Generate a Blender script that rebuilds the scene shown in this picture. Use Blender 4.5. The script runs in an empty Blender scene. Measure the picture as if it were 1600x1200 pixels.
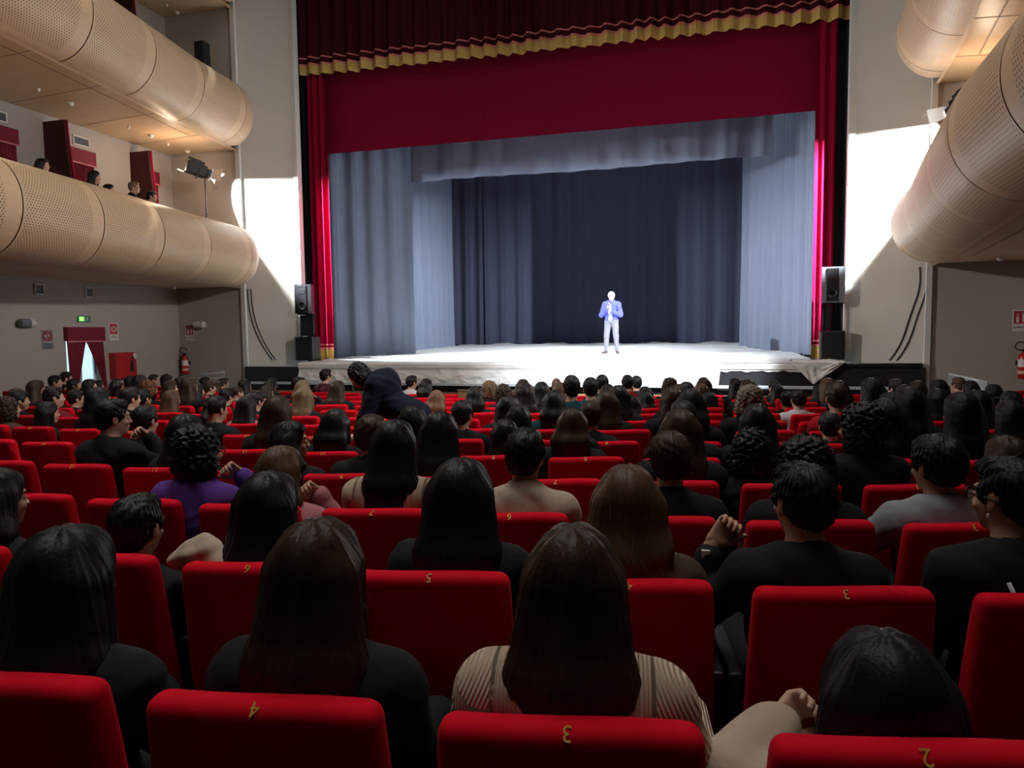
import bpy, bmesh, math, random
import numpy as np
from math import sin, cos, pi, radians, atan, atan2, asin, sqrt
from mathutils import Vector, Matrix, noise as mnoise

C = bpy.context.scene.collection
scene = bpy.context.scene
random.seed(11)

# ------------------------------------------------------------------ camera, world, lights, exposure
F, YAW, PITCH, ROLL, EYE = 1100., radians(15.6), atan(81/1100), radians(.69), 1.9
fw = Vector((-sin(YAW)*cos(PITCH), cos(YAW)*cos(PITCH), -sin(PITCH)))
rt = Vector((cos(YAW), sin(YAW), 0)); up = rt.cross(fw)
r2 = rt*cos(ROLL) - up*sin(ROLL); u2 = rt*sin(ROLL) + up*cos(ROLL)
cam = bpy.data.cameras.new('camera'); camo = bpy.data.objects.new('camera', cam); C.objects.link(camo)
M = Matrix((r2, u2, -fw)).transposed().to_4x4(); M.translation = (0, 0, EYE)
camo.matrix_world = M
cam.sensor_width = 36; cam.lens = F*36/1600; cam.clip_start = .05; cam.clip_end = 200
scene.camera = camo
vs = scene.view_settings
vs.view_transform = 'Standard'; vs.look = 'None'; vs.exposure = 0.0; vs.gamma = 1; vs.use_curve_mapping = False
world = bpy.data.worlds.new('world'); scene.world = world; world.use_nodes = True
bg = world.node_tree.nodes['Background']; bg.inputs[0].default_value = (.72, .9, 1, 1); bg.inputs[1].default_value = 1.6
scene.cycles.use_denoising = True
scene.cycles.max_bounces = 6; scene.cycles.diffuse_bounces = 4

def light(name, kind, loc, target, power, col=(1, 1, 1), **kw):
    l = bpy.data.lights.new(name, kind); l.energy = power; l.color = col
    for k, v in kw.items(): setattr(l, k, v)
    o = bpy.data.objects.new(name, l); C.objects.link(o); o.location = loc
    o.rotation_euler = (Vector(target)-Vector(loc)).to_track_quat('-Z', 'Y').to_euler()
    return o
# fill lights added high over the stalls, no fixtures seen
light('house_fill', 'AREA', (-3.6, 12.2, 12.1), (-3.6, 9.6, 0), 55, (1, .93, .86), shape='RECTANGLE', size=11, size_y=2.5)
light('house_fill', 'AREA', (-3.6, 4.6, 12.3), (-3.6, 4.6, 0), 108, (1, .95, .88), shape='RECTANGLE', size=9, size_y=9, spread=radians(38))  # narrow downlight added to brighten the seat tops but spare the walls
light('house_fill', 'AREA', (-3.6, 5.6, 12.35), (-3.6, 6.6, 0), 330, (1, .94, .86), shape='RECTANGLE', size=9, size_y=1.5)
# unseen floods outside the frame; the first rakes the stage front
light('unseen_flood', 'SPOT', (2.3, 4.0, 8.75), (-1.2, 15.6, 1.0), 21000, (.88, .94, 1), spot_size=radians(32), spot_blend=.9, shadow_soft_size=.05)
light('unseen_flood', 'AREA', (3.9, 6.5, 5.7), (-13.2, 11.5, 2.2), 150, (1, .97, .93), shape='RECTANGLE', size=.5, size_y=.4, spread=radians(86))  # added soft spill from the right side onto the left wall
light('unseen_flood', 'AREA', (-11.3, 6.5, 5.7), (4.5, 14.5, 2), 150, (1, .95, .9), shape='RECTANGLE', size=.5, size_y=.4, spread=radians(80))  # added fill to brighten the front and right walls
light('unseen_flood', 'SPOT', (4.9, 8.8, 4.95), (3.3, 8.6, 1.0), 200, (.85, .9, 1), spot_size=radians(34), spot_blend=1.0, shadow_soft_size=.05)  # added spill for cool hair highlights in the right crowd
# overhead stage wash, hung behind the red border
light('stage_wash', 'AREA', (-3.7, 17.6, 8.6), (-3.7, 17.6, 1.2), 230, (.86, .93, 1), shape='RECTANGLE', size=6, size_y=.5, spread=radians(62))
light('stage_wash', 'AREA', (-3.7, 22.4, 8.4), (-3.7, 22.8, 1.2), 190, (.8, .88, 1), shape='RECTANGLE', size=5, size_y=.8, spread=radians(90))
# side lamps on the balconies, each just in front of its lens; their barn doors cut the beam
LAMPS = [((-11.42, 14.3, 5.72), (-5.26, 22.18, 3.1), 88), ((4.15, 14.3, 5.72), (-.37, 22.45, 3.1), 78)]
for lp, la, cone in LAMPS:
    dv = (Vector(la)-Vector(lp)).normalized()
    light('balcony_lamp', 'SPOT', Vector(lp)+dv*.155, la, 9800 if lp[0] < 0 else 13500, (.90, .95, 1), spot_size=radians(cone), spot_blend=.22, shadow_soft_size=.03)
    light('lamp_leak', 'POINT', Vector(lp)-dv*.62-Vector((0, 0, .12)), la, 40, (1, .74, .52), shadow_soft_size=.08)
# follow spot from the back of the gallery
light('follow_spot', 'SPOT', (-3.6, -5.2, 8.2), (-2.55, 18.7, 2.35), 26000, (.95, .97, 1), spot_size=radians(4.6), spot_blend=.7, shadow_soft_size=.05)

# ------------------------------------------------------------------ tagging and mesh helpers
def tag(o, label, cat, group=None, kind=None):
    if label: o['label'] = label
    if cat: o['category'] = cat
    if group: o['group'] = group
    if kind: o['kind'] = kind
    return o
def thing(name, label, cat, loc=(0, 0, 0), rz=0, group=None):
    o = bpy.data.objects.new(name, None); C.objects.link(o); o.location = loc; o.rotation_euler = (0, 0, rz)
    o.empty_display_size = .1
    return tag(o, label, cat, group)
def link(name, me, parent=None, label=None):
    o = bpy.data.objects.new(name, me); C.objects.link(o)
    if parent: o.parent = parent
    if label: o['label'] = label
    return o
def struct(name, me): return tag(link(name, me), None, None, None, 'structure')

class MB:
    def __init__(s): s.v = []; s.f = []; s.uv = []; s.mi = []
    def add(s, v, f, uv=None, mi=0):
        n = len(s.v); s.v += [tuple(p) for p in v]; s.f += [tuple(i+n for i in q) for q in f]
        s.mi += [mi]*len(f); s.uv += (list(uv) if uv is not None else [(0, 0)]*len(v))
    def box(s, a, b, mi=0):
        x0, y0, z0 = a; x1, y1, z1 = b
        v = [(x0,y0,z0),(x1,y0,z0),(x1,y1,z0),(x0,y1,z0),(x0,y0,z1),(x1,y0,z1),(x1,y1,z1),(x0,y1,z1)]
        s.add(v, [(3,2,1,0),(4,5,6,7),(0,1,5,4),(1,2,6,5),(2,3,7,6),(3,0,4,7)], mi=mi)
    def bbox(s, a, b, r=.01, seg=2, mi=0, M=None):
        bm = bmesh.new(); bmesh.ops.create_cube(bm, size=1)
        a = Vector(a); b = Vector(b)
        for v in bm.verts: v.co = Vector(((a[i]+b[i])/2+(b[i]-a[i])*v.co[i] for i in range(3)))
        bmesh.ops.bevel(bm, geom=bm.edges[:], offset=r, segments=seg, affect='EDGES', profile=.6)
        s.bm(bm, mi, M)
    def bm(s, bm, mi=0, M=None):
        bm.verts.ensure_lookup_table(); bm.verts.index_update()
        s.add([(M @ v.co if M else v.co)[:] for v in bm.verts], [[v.index for v in f.verts] for f in bm.faces], mi=mi); bm.free()
    def grid(s, P, mi=0, uv=None, flip=False, closed=False):
        nu, nv = len(P), len(P[0]); v = [p for r in P for p in r]; f = []
        for i in range(nu-1 if not closed else nu):
            for j in range(nv-1):
                i2 = (i+1) % nu
                q = (i*nv+j, i*nv+j+1, i2*nv+j+1, i2*nv+j)
                f.append(q[::-1] if flip else q)
        s.add(v, f, uv=[q for r in uv for q in r] if uv else None, mi=mi)
    def tube(s, pts, r, n=8, mi=0, caps=True):
        pts = [Vector(p) for p in pts]; rs = r if isinstance(r, (list, tuple)) else [r]*len(pts)
        rings = []; t0 = None
        for i, p in enumerate(pts):
            t = (pts[min(i+1, len(pts)-1)]-pts[max(i-1, 0)]).normalized()
            a = Vector((0, 0, 1)) if abs(t.z) < .9 else Vector((1, 0, 0))
            if t0 is None: u = t.cross(a).normalized()
            else: u = (u - t*u.dot(t)).normalized()
            t0 = t; w = t.cross(u)
            rings.append([p+(u*cos(2*pi*k/n)+w*sin(2*pi*k/n))*rs[i] for k in range(n)])
        base = len(s.v); v = [q[:] for R in rings for q in R]; f = []
        for i in range(len(rings)-1):
            for k in range(n):
                f.append((i*n+k, i*n+(k+1) % n, (i+1)*n+(k+1) % n, (i+1)*n+k))
        if caps:
            f.append(tuple(range(n))[::-1]); f.append(tuple((len(rings)-1)*n+k for k in range(n)))
        s.add(v, f, mi=mi)
    def lathe(s, prof, n=20, M=None, mi=0):
        v = []; f = []
        for (r, z) in prof:
            for k in range(n): v.append((r*cos(2*pi*k/n), r*sin(2*pi*k/n), z))
        for i in range(len(prof)-1):
            for k in range(n): f.append((i*n+k, i*n+(k+1) % n, (i+1)*n+(k+1) % n, (i+1)*n+k))
        if M: v = [(M @ Vector(p))[:] for p in v]
        s.add(v, f, mi=mi)
    def mesh(s, name, mats, smooth=False, angle=None):
        me = bpy.data.meshes.new(name); me.from_pydata(s.v, [], s.f)
        for m in (mats if isinstance(mats, (list, tuple)) else [mats]): me.materials.append(m)
        if any(s.mi): me.polygons.foreach_set('material_index', s.mi)
        if any(u != (0, 0) for u in s.uv):
            L = me.uv_layers.new(name='UVMap'); vi = np.zeros(len(me.loops), int); me.loops.foreach_get('vertex_index', vi)
            L.data.foreach_set('uv', np.array(s.uv)[vi].ravel())
        if smooth: me.polygons.foreach_set('use_smooth', [True]*len(me.polygons))
        if angle:
            me.polygons.foreach_set('use_smooth', [True]*len(me.polygons)); me.set_sharp_from_angle(angle=radians(angle))
        me.update(); return me

# ------------------------------------------------------------------ materials
def mat(name, col, rough=.6, metal=0, sheen=0, spec=.5, noise=None, bump=None, emit=None, coat=0):
    m = bpy.data.materials.new(name); m.use_nodes = True; nt = m.node_tree; b = nt.nodes['Principled BSDF']
    b.inputs['Base Color'].default_value = (*col, 1); b.inputs['Roughness'].default_value = rough
    b.inputs['Metallic'].default_value = metal; b.inputs['Specular IOR Level'].default_value = spec
    if sheen: b.inputs['Sheen Weight'].default_value = sheen; b.inputs['Sheen Roughness'].default_value = .35; b.inputs['Sheen Tint'].default_value = (*[min(1, c*2+.1) for c in col], 1)
    if coat: b.inputs['Coat Weight'].default_value = coat
    if emit: b.inputs['Emission Color'].default_value = (*emit[0], 1); b.inputs['Emission Strength'].default_value = emit[1]
    tc = nt.nodes.new('ShaderNodeTexCoord')
    def nz(scale, stretch=(1, 1, 1), det=3):
        mp = nt.nodes.new('ShaderNodeMapping'); mp.inputs['Scale'].default_value = stretch
        nt.links.new(tc.outputs['Object'], mp.inputs[0])
        n = nt.nodes.new('ShaderNodeTexNoise'); n.inputs['Scale'].default_value = scale; n.inputs['Detail'].default_value = det
        nt.links.new(mp.outputs[0], n.inputs[0]); return n
    if noise:   # (scale, amount, stretch)
        n = nz(noise[0], noise[2] if len(noise) > 2 else (1, 1, 1))
        r = nt.nodes.new('ShaderNodeMapRange'); r.inputs[3].default_value = 1-noise[1]; r.inputs[4].default_value = 1+noise[1]
        nt.links.new(n.outputs[0], r.inputs[0])
        mx = nt.nodes.new('ShaderNodeVectorMath'); mx.operation = 'SCALE'; mx.inputs[0].default_value = col
        nt.links.new(r.outputs[0], mx.inputs['Scale']); nt.links.new(mx.outputs[0], b.inputs['Base Color'])
    if bump:    # (scale, strength, distance, stretch)
        n = nz(bump[0], bump[3] if len(bump) > 3 else (1, 1, 1), 4)
        bp = nt.nodes.new('ShaderNodeBump'); bp.inputs['Strength'].default_value = bump[1]; bp.inputs['Distance'].default_value = bump[2]
        nt.links.new(n.outputs[0], bp.inputs['Height']); nt.links.new(bp.outputs[0], b.inputs['Normal'])
    return m

def perforated(name, base, hole, pu, pv, mu, lu, lv):
    """wood veneer with a staggered grid of small slots; uv in metres, lu x lv is the panel size, mu the plain margin"""
    m = mat(name, base, .42, noise=(1.6, .13, (1, 1, 7)), spec=.35); nt = m.node_tree; b = nt.nodes['Principled BSDF']
    N = nt.nodes; K = nt.links
    uv = N.new('ShaderNodeUVMap'); sp = N.new('ShaderNodeSeparateXYZ'); K.new(uv.outputs[0], sp.inputs[0])
    def op(o, a, c=None):
        n = N.new('ShaderNodeMath'); n.operation = o
        for i, q in enumerate((a, c)):
            if q is None: continue
            if isinstance(q, (int, float)): n.inputs[i].default_value = q
            else: K.new(q, n.inputs[i])
        return n.outputs[0]
    u, v = sp.outputs[0], sp.outputs[1]
    row = op('FLOOR', op('DIVIDE', v, pv))
    us = op('ADD', op('DIVIDE', u, pu), op('MULTIPLY', op('FLOORED_MODULO', row, 2), .5))
    fu = op('SUBTRACT', op('FRACT', us), .5); fv = op('SUBTRACT', op('FRACT', op('DIVIDE', v, pv)), .5)
    h = op('MULTIPLY', op('LESS_THAN', op('ABSOLUTE', fu), .17), op('LESS_THAN', op('ABSOLUTE', fv), .27))
    um = op('SUBTRACT', lu/2, op('ABSOLUTE', op('SUBTRACT', u, lu/2)))
    vm = op('SUBTRACT', lv/2, op('ABSOLUTE', op('SUBTRACT', v, lv/2)))
    h = op('MULTIPLY', h, op('MULTIPLY', op('GREATER_THAN', um, mu), op('GREATER_THAN', vm, .22)))
    mx = N.new('ShaderNodeMix'); mx.data_type = 'RGBA'
    old = b.inputs['Base Color'].links[0].from_socket
    K.new(h, mx.inputs[0]); K.new(old, mx.inputs[6]); mx.inputs[7].default_value = (*hole, 1)
    K.new(mx.outputs[2], b.inputs['Base Color'])
    return m

WALL = mat('wall_paint', (.40, .36, .325), .8, noise=(.8, .04), bump=(60, .15, .004))
SPLAY = mat('splay_paint', (.47, .43, .38), .75, noise=(.8, .04), bump=(50, .12, .004))
TRIM = mat('light_trim', (.62, .62, .60), .5)
FLOOR = mat('dark_floor', (.05, .045, .042), .6, noise=(3, .2))
DARKBACK = mat('dark_rear_wall', (.025, .02, .018), .8, noise=(2, .1))
CEIL = mat('ceiling_paint', (.12, .105, .09), .8, noise=(1, .05))
WOOD = mat('veneer', (.60, .42, .25), .42, noise=(1.2, .14, (1, 6, 1)), spec=.35)
WOODD = mat('joint_wood', (.22, .13, .07), .6, noise=(4, .1))
PERF = perforated('perforated_veneer', (.60, .43, .27), (.10, .07, .045), .052, .040, .05, 1.43, 2.25)
DECKM = mat('balcony_floor', (.30, .22, .16), .5, noise=(3, .1))
BLACKWALL = mat('black_masking', (.006, .006, .007), .9, noise=(3, .2))
STEEL = mat('brushed_steel', (.42, .46, .5), .35, .9, noise=(6, .08))
ALU = mat('pale_aluminium', (.6, .66, .7), .45, .3, noise=(5, .08))
BLACKM = mat('black_metal', (.012, .012, .014), .45, .2, noise=(20, .1))
BLACKP = mat('black_plastic', (.014, .015, .018), .4, noise=(30, .1), bump=(200, .2, .001))
SPKGREY = mat('grey_cabinet', (.16, .17, .19), .4, noise=(20, .1))
WHITEP = mat('white_plastic', (.7, .68, .63), .45, noise=(10, .03))
REDV = mat('seat_velvet', (.60, .0015, .016), .85, sheen=.15, spec=.12, noise=(14, .12), bump=(900, .25, .0006))
SEATDK = mat('seat_plastic', (.02, .018, .018), .5, noise=(20, .1))
GOLDN = mat('gold_thread', (.55, .33, .06), .5, .1, noise=(150, .2))
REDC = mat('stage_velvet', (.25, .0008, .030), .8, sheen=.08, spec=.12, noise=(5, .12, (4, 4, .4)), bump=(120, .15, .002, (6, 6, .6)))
REDB = mat('valance_velvet_shaded', (.045, .0006, .006), .8, sheen=.12, spec=.15, noise=(5, .12, (4, 4, .4)))  # stage velvet darkened: the valance's shade is put into the colour
REDBSHADE = mat('border_velvet_shaded', (.16, .0006, .022), .8, sheen=.06, spec=.12, noise=(5, .12, (4, 4, .4)), bump=(120, .15, .002, (6, 6, .6)))  # stage velvet again, with the border's dimness painted into its colour
REDFIN = mat('red_padding', (.05, .001, .003), .8, sheen=.1, noise=(10, .1))
REDDOOR = mat('red_drape', (.17, .002, .016), .75, sheen=.1, noise=(8, .12))
GREYC = mat('grey_stage_cloth', (.145, .17, .235), .85, sheen=.15, spec=.15, noise=(3, .08, (3, 3, .5)), bump=(90, .12, .002))
DARKC = mat('navy_stage_cloth', (.050, .055, .092), .9, sheen=.1, spec=.15, noise=(2, .12, (3, 3, .3)), bump=(90, .12, .002))
FRINGE = mat('gold_fringe', (.50, .34, .10), .55, .15, noise=(60, .35, (1, 1, .15)), bump=(160, .6, .006, (1, 1, .12)))
BRAID = mat('pink_braid', (.55, .16, .16), .6, noise=(60, .2))
WHITEC = mat('white_dust_sheet', (.76, .75, .73), .42, spec=.45, noise=(4, .04), bump=(25, .35, .01))
BROWNP = mat('brown_pit_panel', (.30, .17, .09), .5, noise=(3, .15, (1, 1, 6)))
SIGNRED = mat('sign_red', (.45, .01, .02), .5, noise=(9, .03)); SIGNW = mat('sign_white', (.65, .62, .6), .5, noise=(9, .03))
SIGNGR = mat('sign_green', (.02, .25, .12), .5, noise=(9, .03)); GREENLIT = mat('green_lit_sign', (.1, .6, .1), .5, emit=((.25, 1, .1), 2.2), noise=(9, .03))
EXTR = mat('extinguisher_red', (.45, .012, .015), .3, noise=(9, .05)); LBL = mat('paper_label', (.62, .42, .32), .6, noise=(40, .2))
GLASS = mat('door_glass', (.85, .97, 1), .25, spec=.4, noise=(3, .02))
GLASS.node_tree.nodes['Principled BSDF'].inputs['Transmission Weight'].default_value = .9
GROUND = mat('outside_paving', (.75, .78, .78), .8, noise=(2, .1))
LAMPLIT = mat('lamp_lens', (1, 1, 1), .3, emit=((.93, .97, 1), 9))
GREENC = mat('grey_green_floor_cloth', (.36, .42, .38), .6, noise=(4, .1))
SILVER = mat('barn_door_metal', (.75, .77, .8), .3, .6, noise=(9, .05))

# ------------------------------------------------------------------ room shell
Z = 12.6
def plane_box(name, m, *boxes, bev=0):
    b = MB()
    for a, c in boxes: b.box(a, c)
    return struct(name, b.mesh(name, m))
XL, XR, YF, YB = -13.2, 6.0, 15.3, -7.0
# raked stalls floor, falling towards the stage along the arcs of the rows
AX, AY = -4.2, 33.0
def RR(k): return 31.98-.82*(k-1)
def fl(k): return .265-.025*(k-1)
def fz(x, y): return .265-.0305*(31.98-math.hypot(x-AX, y-AY))
fb = MB(); top = [[(XL-.2+(XR-XL+.4)*i/24, YB+(15.5-YB)*j/24) for j in range(25)] for i in range(25)]
fb.grid([[(p[0], p[1], fz(*p)-.004) for p in r] for r in top], flip=True); fb.grid([[(p[0], p[1], -1.0) for p in r] for r in top])
struct('floor', fb.mesh('floor', FLOOR, smooth=True))
plane_box('wall_left', WALL, ((XL-.25, YB, -.5), (XL, 11.93, Z)), ((XL-.25, 12.83, -.5), (XL, YF, Z)), ((XL-.25, 11.93, 2.12), (XL, 12.83, Z)))
plane_box('wall_right', WALL, ((XR, YB, -.5), (XR+.25, YF, Z)))
plane_box('wall_back', DARKBACK, ((XL-.25, YB-.25, -.5), (XR+.25, YB, Z)))
plane_box('wall_front_left', WALL, ((XL, YF, -.5), (-11.2, YF+.25, Z)))
plane_box('wall_front_right', WALL, ((4.08, YF, -.5), (XR, YF+.25, Z)))
def splay(name, xa, xb):
    s = 1 if xb > xa else -1
    b = MB(); n = 10
    P = [[(xa+(xb-xa)*t, YF+.999*t, z) for z in (-.5, 1.2, 3, 5, 7, 9, Z)] for t in [i/n for i in range(n+1)]]
    Q = [[(p[0]-s*.2, p[1]+.28, p[2]) for p in r] for r in P]
    b.grid(P, flip=s < 0); b.grid(Q, flip=s > 0)
    return struct(name, b.mesh(name, SPLAY))
splay('wall_splay_left', -11.2, -10.2); splay('wall_splay_right', 4.08, 2.8)
plane_box('ceiling', CEIL, ((XL-.25, YB-.25, Z), (XR+.25, YF+1.3, Z+.25)))
plane_box('trim_1', TRIM, ((-10.32, 16.22, 1.2), (-10.16, 16.42, Z)))
plane_box('trim_2', TRIM, ((2.76, 16.22, 1.2), (2.92, 16.42, Z)))
plane_box('trim_3', TRIM, ((-11.27, 15.24, -.4), (-11.15, 15.31, Z)))
plane_box('trim_4', TRIM, ((4.02, 15.24, -.4), (4.12, 15.31, Z)))
# stage house around the curtains
plane_box('wall_stage_left', BLACKWALL, ((-14.2, 16.5, -.5), (-14, 30, 12.4)), ((-14.2, 16.45, -.5), (-10.32, 16.6, 12.6)))
plane_box('wall_stage_right', BLACKWALL, ((7, 16.5, -.5), (7.2, 30, 12.4)), ((2.93, 16.45, -.5), (7.2, 16.6, 12.6)))
plane_box('wall_stage_back', BLACKWALL, ((-14.2, 29.85, -.5), (7.2, 30, 12.4)))
plane_box('wall_stage_top', BLACKWALL, ((-14.2, 16.85, 12.4), (7.2, 30, 12.6)))
def sz(y): return 1.21+.015*(y-15.5)
# stage platform
b = MB(); b.add([(-9.5, 15.34, .3), (.15, 15.34, .3), (.15, 15.34, 1.19), (-9.5, 15.34, 1.19), (.15, 16.22, 1.195), (-9.5, 16.22, 1.195)], [(0, 1, 2, 3), (3, 2, 4, 5)])
b.add([(-10.14, 16.22, .3), (2.74, 16.22, .3), (2.74, 16.22, 1.195), (-10.14, 16.22, 1.195), (2.74, 29.8, 1.39), (-10.14, 29.8, 1.39)], [(0, 1, 2, 3), (3, 2, 4, 5)])
b.add([(-13.95, 16.65, 1.2), (-10.14, 16.65, 1.2), (-10.14, 29.8, 1.39), (-13.95, 29.8, 1.39), (2.74, 16.65, 1.2), (6.95, 16.65, 1.2), (6.95, 29.8, 1.39), (2.74, 29.8, 1.39)], [(0, 1, 2, 3), (4, 5, 6, 7)])
tag(link('stage_platform', b.mesh('stage_platform', BLACKM)), 'black raised stage floor under the white dust sheet', 'stage')
for nm, a, c, lab in (('stage_apron', -11.2, -9.55, 'black stage apron wall at the left, between the cream sheet and the beige wall'), ('stage_apron', .18, 4.05, 'black stage apron wall at the right, under the hanging sheet corner')):
    t = thing(nm, lab, 'stage front', ((a+c)/2, 15.2, 0)); h = (c-a)/2
    q = MB(); q.bbox((-h, -.02, .3), (h, .12, 1.12), .02); link('front_panel', q.mesh('front_panel', BLACKP), t)
    q = MB(); q.bbox((-h+.02, -.06, 1.12), (h-.06, .07, 1.21), .03, 3)
    if a > -5: q.box((-h, .09, 1.15), (2.62-(a+c)/2, 1.0, 1.2)); link('top_ledge', q.mesh('top_ledge', BLACKM), t)

# ------------------------------------------------------------------ curtains
def curtain_rows(path, zt, zb, w, amp, seed, nz=14, flare=0, gather=0, step=.035, bottom=None):
    rnd = random.Random(seed); pts = [Vector((p[0], p[1], 0)) for p in path]
    seg = [(pts[i+1]-pts[i]).length for i in range(len(pts)-1)]; Ltot = sum(seg)
    n = max(8, int(Ltot/step)); 
    # irregular pleat phase
    ph = []; p = rnd.random()*6; x = 0; wv = w
    for i in range(n+1):
        wv += (w*rnd.uniform(.5, 1.6)-wv)*.12; p += 2*pi*(Ltot/n)/max(wv, .02); ph.append(p)
    rows = []
    for i in range(n+1):
        s = Ltot*i/n; d = s; k = 0
        while k < len(seg)-1 and d > seg[k]: d -= seg[k]; k += 1
        t = (pts[k+1]-pts[k]).normalized(); nr = Vector((t.y, -t.x, 0)); base = pts[k]+t*d
        col = []
        z0 = bottom(s/Ltot) if bottom else (zb(base) if callable(zb) else zb)
        for j in range(nz+1):
            v = j/nz; z = zt+(z0-zt)*v
            a = amp*(.55+.45*v)*(1+.25*sin(s*1.7+v*2+seed))
            q = ph[i]+.35*sin(v*2.3+s*.8+seed)
            off = a*(sin(q)+.28*sin(2*q+1.1)+.15*sin(3.1*q))
            p3 = base+nr*(off+flare*v*v)+t*(.35*a*cos(q))
            col.append((p3.x, p3.y, z))
        rows.append(col)
    return rows
def curtain(name, label, m, path, zt, zb, w, amp, seed, fringe=None, **kw):
    t = thing(name, label, 'curtain', (0, 0, 0))
    rows = curtain_rows(path, zt, zb, w, amp, seed, **kw)
    ox, oy = path[0][0], path[0][1]; t.location = (ox, oy, 0)
    sh = lambda R, dy=0: [[(p[0]-ox, p[1]-oy+dy, p[2]) for p in r] for r in R]
    b = MB(); b.grid(sh(rows)); b.grid(sh(rows, .012), flip=True); cl = link('cloth', b.mesh('cloth', m, smooth=True), t)
    if fringe:
        fh, gap = fringe
        fr = []; br = []; br2 = []
        for r in rows:
            x, y, z = r[-1]; fr.append([(x-ox, y-oy-.014, z+.02), (x-ox, y-oy-.02, z-fh*.5), (x-ox, y-oy-.014, z-fh)])
            br.append([(x-ox, y-oy-.02, z+gap+.035), (x-ox, y-oy-.02, z+gap)])
            br2.append([(x-ox, y-oy-.026, z+.035), (x-ox, y-oy-.028, z-.01)])
        b = MB(); b.grid(fr); b.grid([[(p[0], p[1]+.008, p[2]) for p in r] for r in fr], flip=True)
        link('gold_fringe', b.mesh('gold_fringe', FRINGE, smooth=True), cl, 'ruffled gold bullion fringe')
        b = MB(); b.grid(br); b.grid(br2); link('braid', b.mesh('braid', BRAID, smooth=True), cl, 'thin pale braid line above the fringe')
    return t
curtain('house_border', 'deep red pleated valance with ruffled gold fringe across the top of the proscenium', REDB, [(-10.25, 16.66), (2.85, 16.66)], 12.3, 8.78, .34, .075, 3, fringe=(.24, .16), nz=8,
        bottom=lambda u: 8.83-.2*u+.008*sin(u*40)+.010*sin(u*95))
curtain('red_border', 'flat crimson velvet border hanging behind the gold-fringed valance', REDBSHADE, [(-10.25, 16.98), (2.85, 16.98)], 10.4, 6.64, 1.5, .012, 5, nz=10, step=.08)
curtain('house_curtain', 'red velvet side curtain with gold hem at the left of the stage', REDC, [(-10.1, 16.78), (-9.58, 16.78)], 10.2, 1.52, .2, .07, 7, fringe=(.29, .09), nz=24, step=.012)
curtain('house_curtain', 'red velvet side curtain with gold hem at the right of the stage', REDC, [(2.2, 16.78), (2.62, 16.78)], 10.2, 1.52, .2, .07, 9, fringe=(.29, .09), nz=24, step=.012)
# black masking legs between the curtains and the proscenium edge
b = MB(); b.grid(curtain_rows([(-10.4, 16.9), (-9.95, 16.9)], 10.3, 1.23, .2, .02, 2, step=.02)); 
tag(link('masking_drape', b.mesh('masking_drape', BLACKWALL, smooth=True)), 'narrow black masking curtain behind the left red side curtain', 'curtain')
b = MB(); b.grid(curtain_rows([(2.5, 16.9), (2.95, 16.9)], 10.3, 1.23, .2, .02, 4, step=.02)); 
tag(link('masking_drape', b.mesh('masking_drape', BLACKWALL, smooth=True)), 'narrow black masking curtain behind the right red side curtain', 'curtain')
lz = lambda p: sz(p.y)+.01
def cloth(name, label, m, path, zt, seed, w=.55, amp=.075, nz=16, zb=lz, step=.05, **kw):
    b = MB(); R = curtain_rows(path, zt, zb, w, amp, seed, nz=nz, step=step, **kw); b.grid(R); b.grid([[(p[0], p[1]+.012, p[2]) for p in r] for r in R], flip=True)
    o = link(name, b.mesh(name, m, smooth=True)); return tag(o, label, 'curtain')
cloth('side_drape', 'grey side drape directly behind the left red curtain', GREYC, [(-10.2, 17.35), (-8.5, 19.55)], 9.2, 12, .6, .09)
cloth('side_drape', 'brighter grey side drape further upstage on the left, lit at its foot', GREYC, [(-9.75, 20.9), (-9.35, 21.3), (-9.45, 23.5), (-9.7, 26.3)], 9.2, 14, .75, .13)
cloth('side_drape', 'pale grey side drape behind the right red curtain', GREYC, [(1.22, 22.6), (2.6, 17.75)], 9.2, 16, .7, .12)
cloth('side_drape', 'dim grey side drape upstage on the right, half hidden by the paler one', GREYC, [(1.45, 27.3), (1.02, 24.0), (1.5, 23.4)], 9.2, 18, .5, .08)
cloth('backdrop_curtain', 'wide dark navy backdrop curtain behind the speaker', DARKC, [(-13, 28), (-10.2, 28.05), (-8.85, 28.0)], 10, 20, .6, .05)
cloth('backdrop_curtain', 'wide dark navy backdrop curtain behind the speaker', DARKC, [(-8.9, 27.9), (4.5, 27.9)], 10, 21, .75, .05)
for o in C.objects:
    if o.name.startswith('backdrop_curtain'):
        o['label'] = 'wide dark navy backdrop curtain spanning the back of the stage' if o.name.endswith('001') else 'short dark navy backdrop curtain at the left end of the back of the stage'
def gb_bottom(u): return 6.2+.02*sin(u*9)
cloth('grey_border', 'grey cloth border hanging across the stage below the red one', GREYC, [(-8.25, 19.0), (1.5, 19.0)], 9.0, 22, .9, .045, nz=10, zb=6.2, bottom=gb_bottom)

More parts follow.
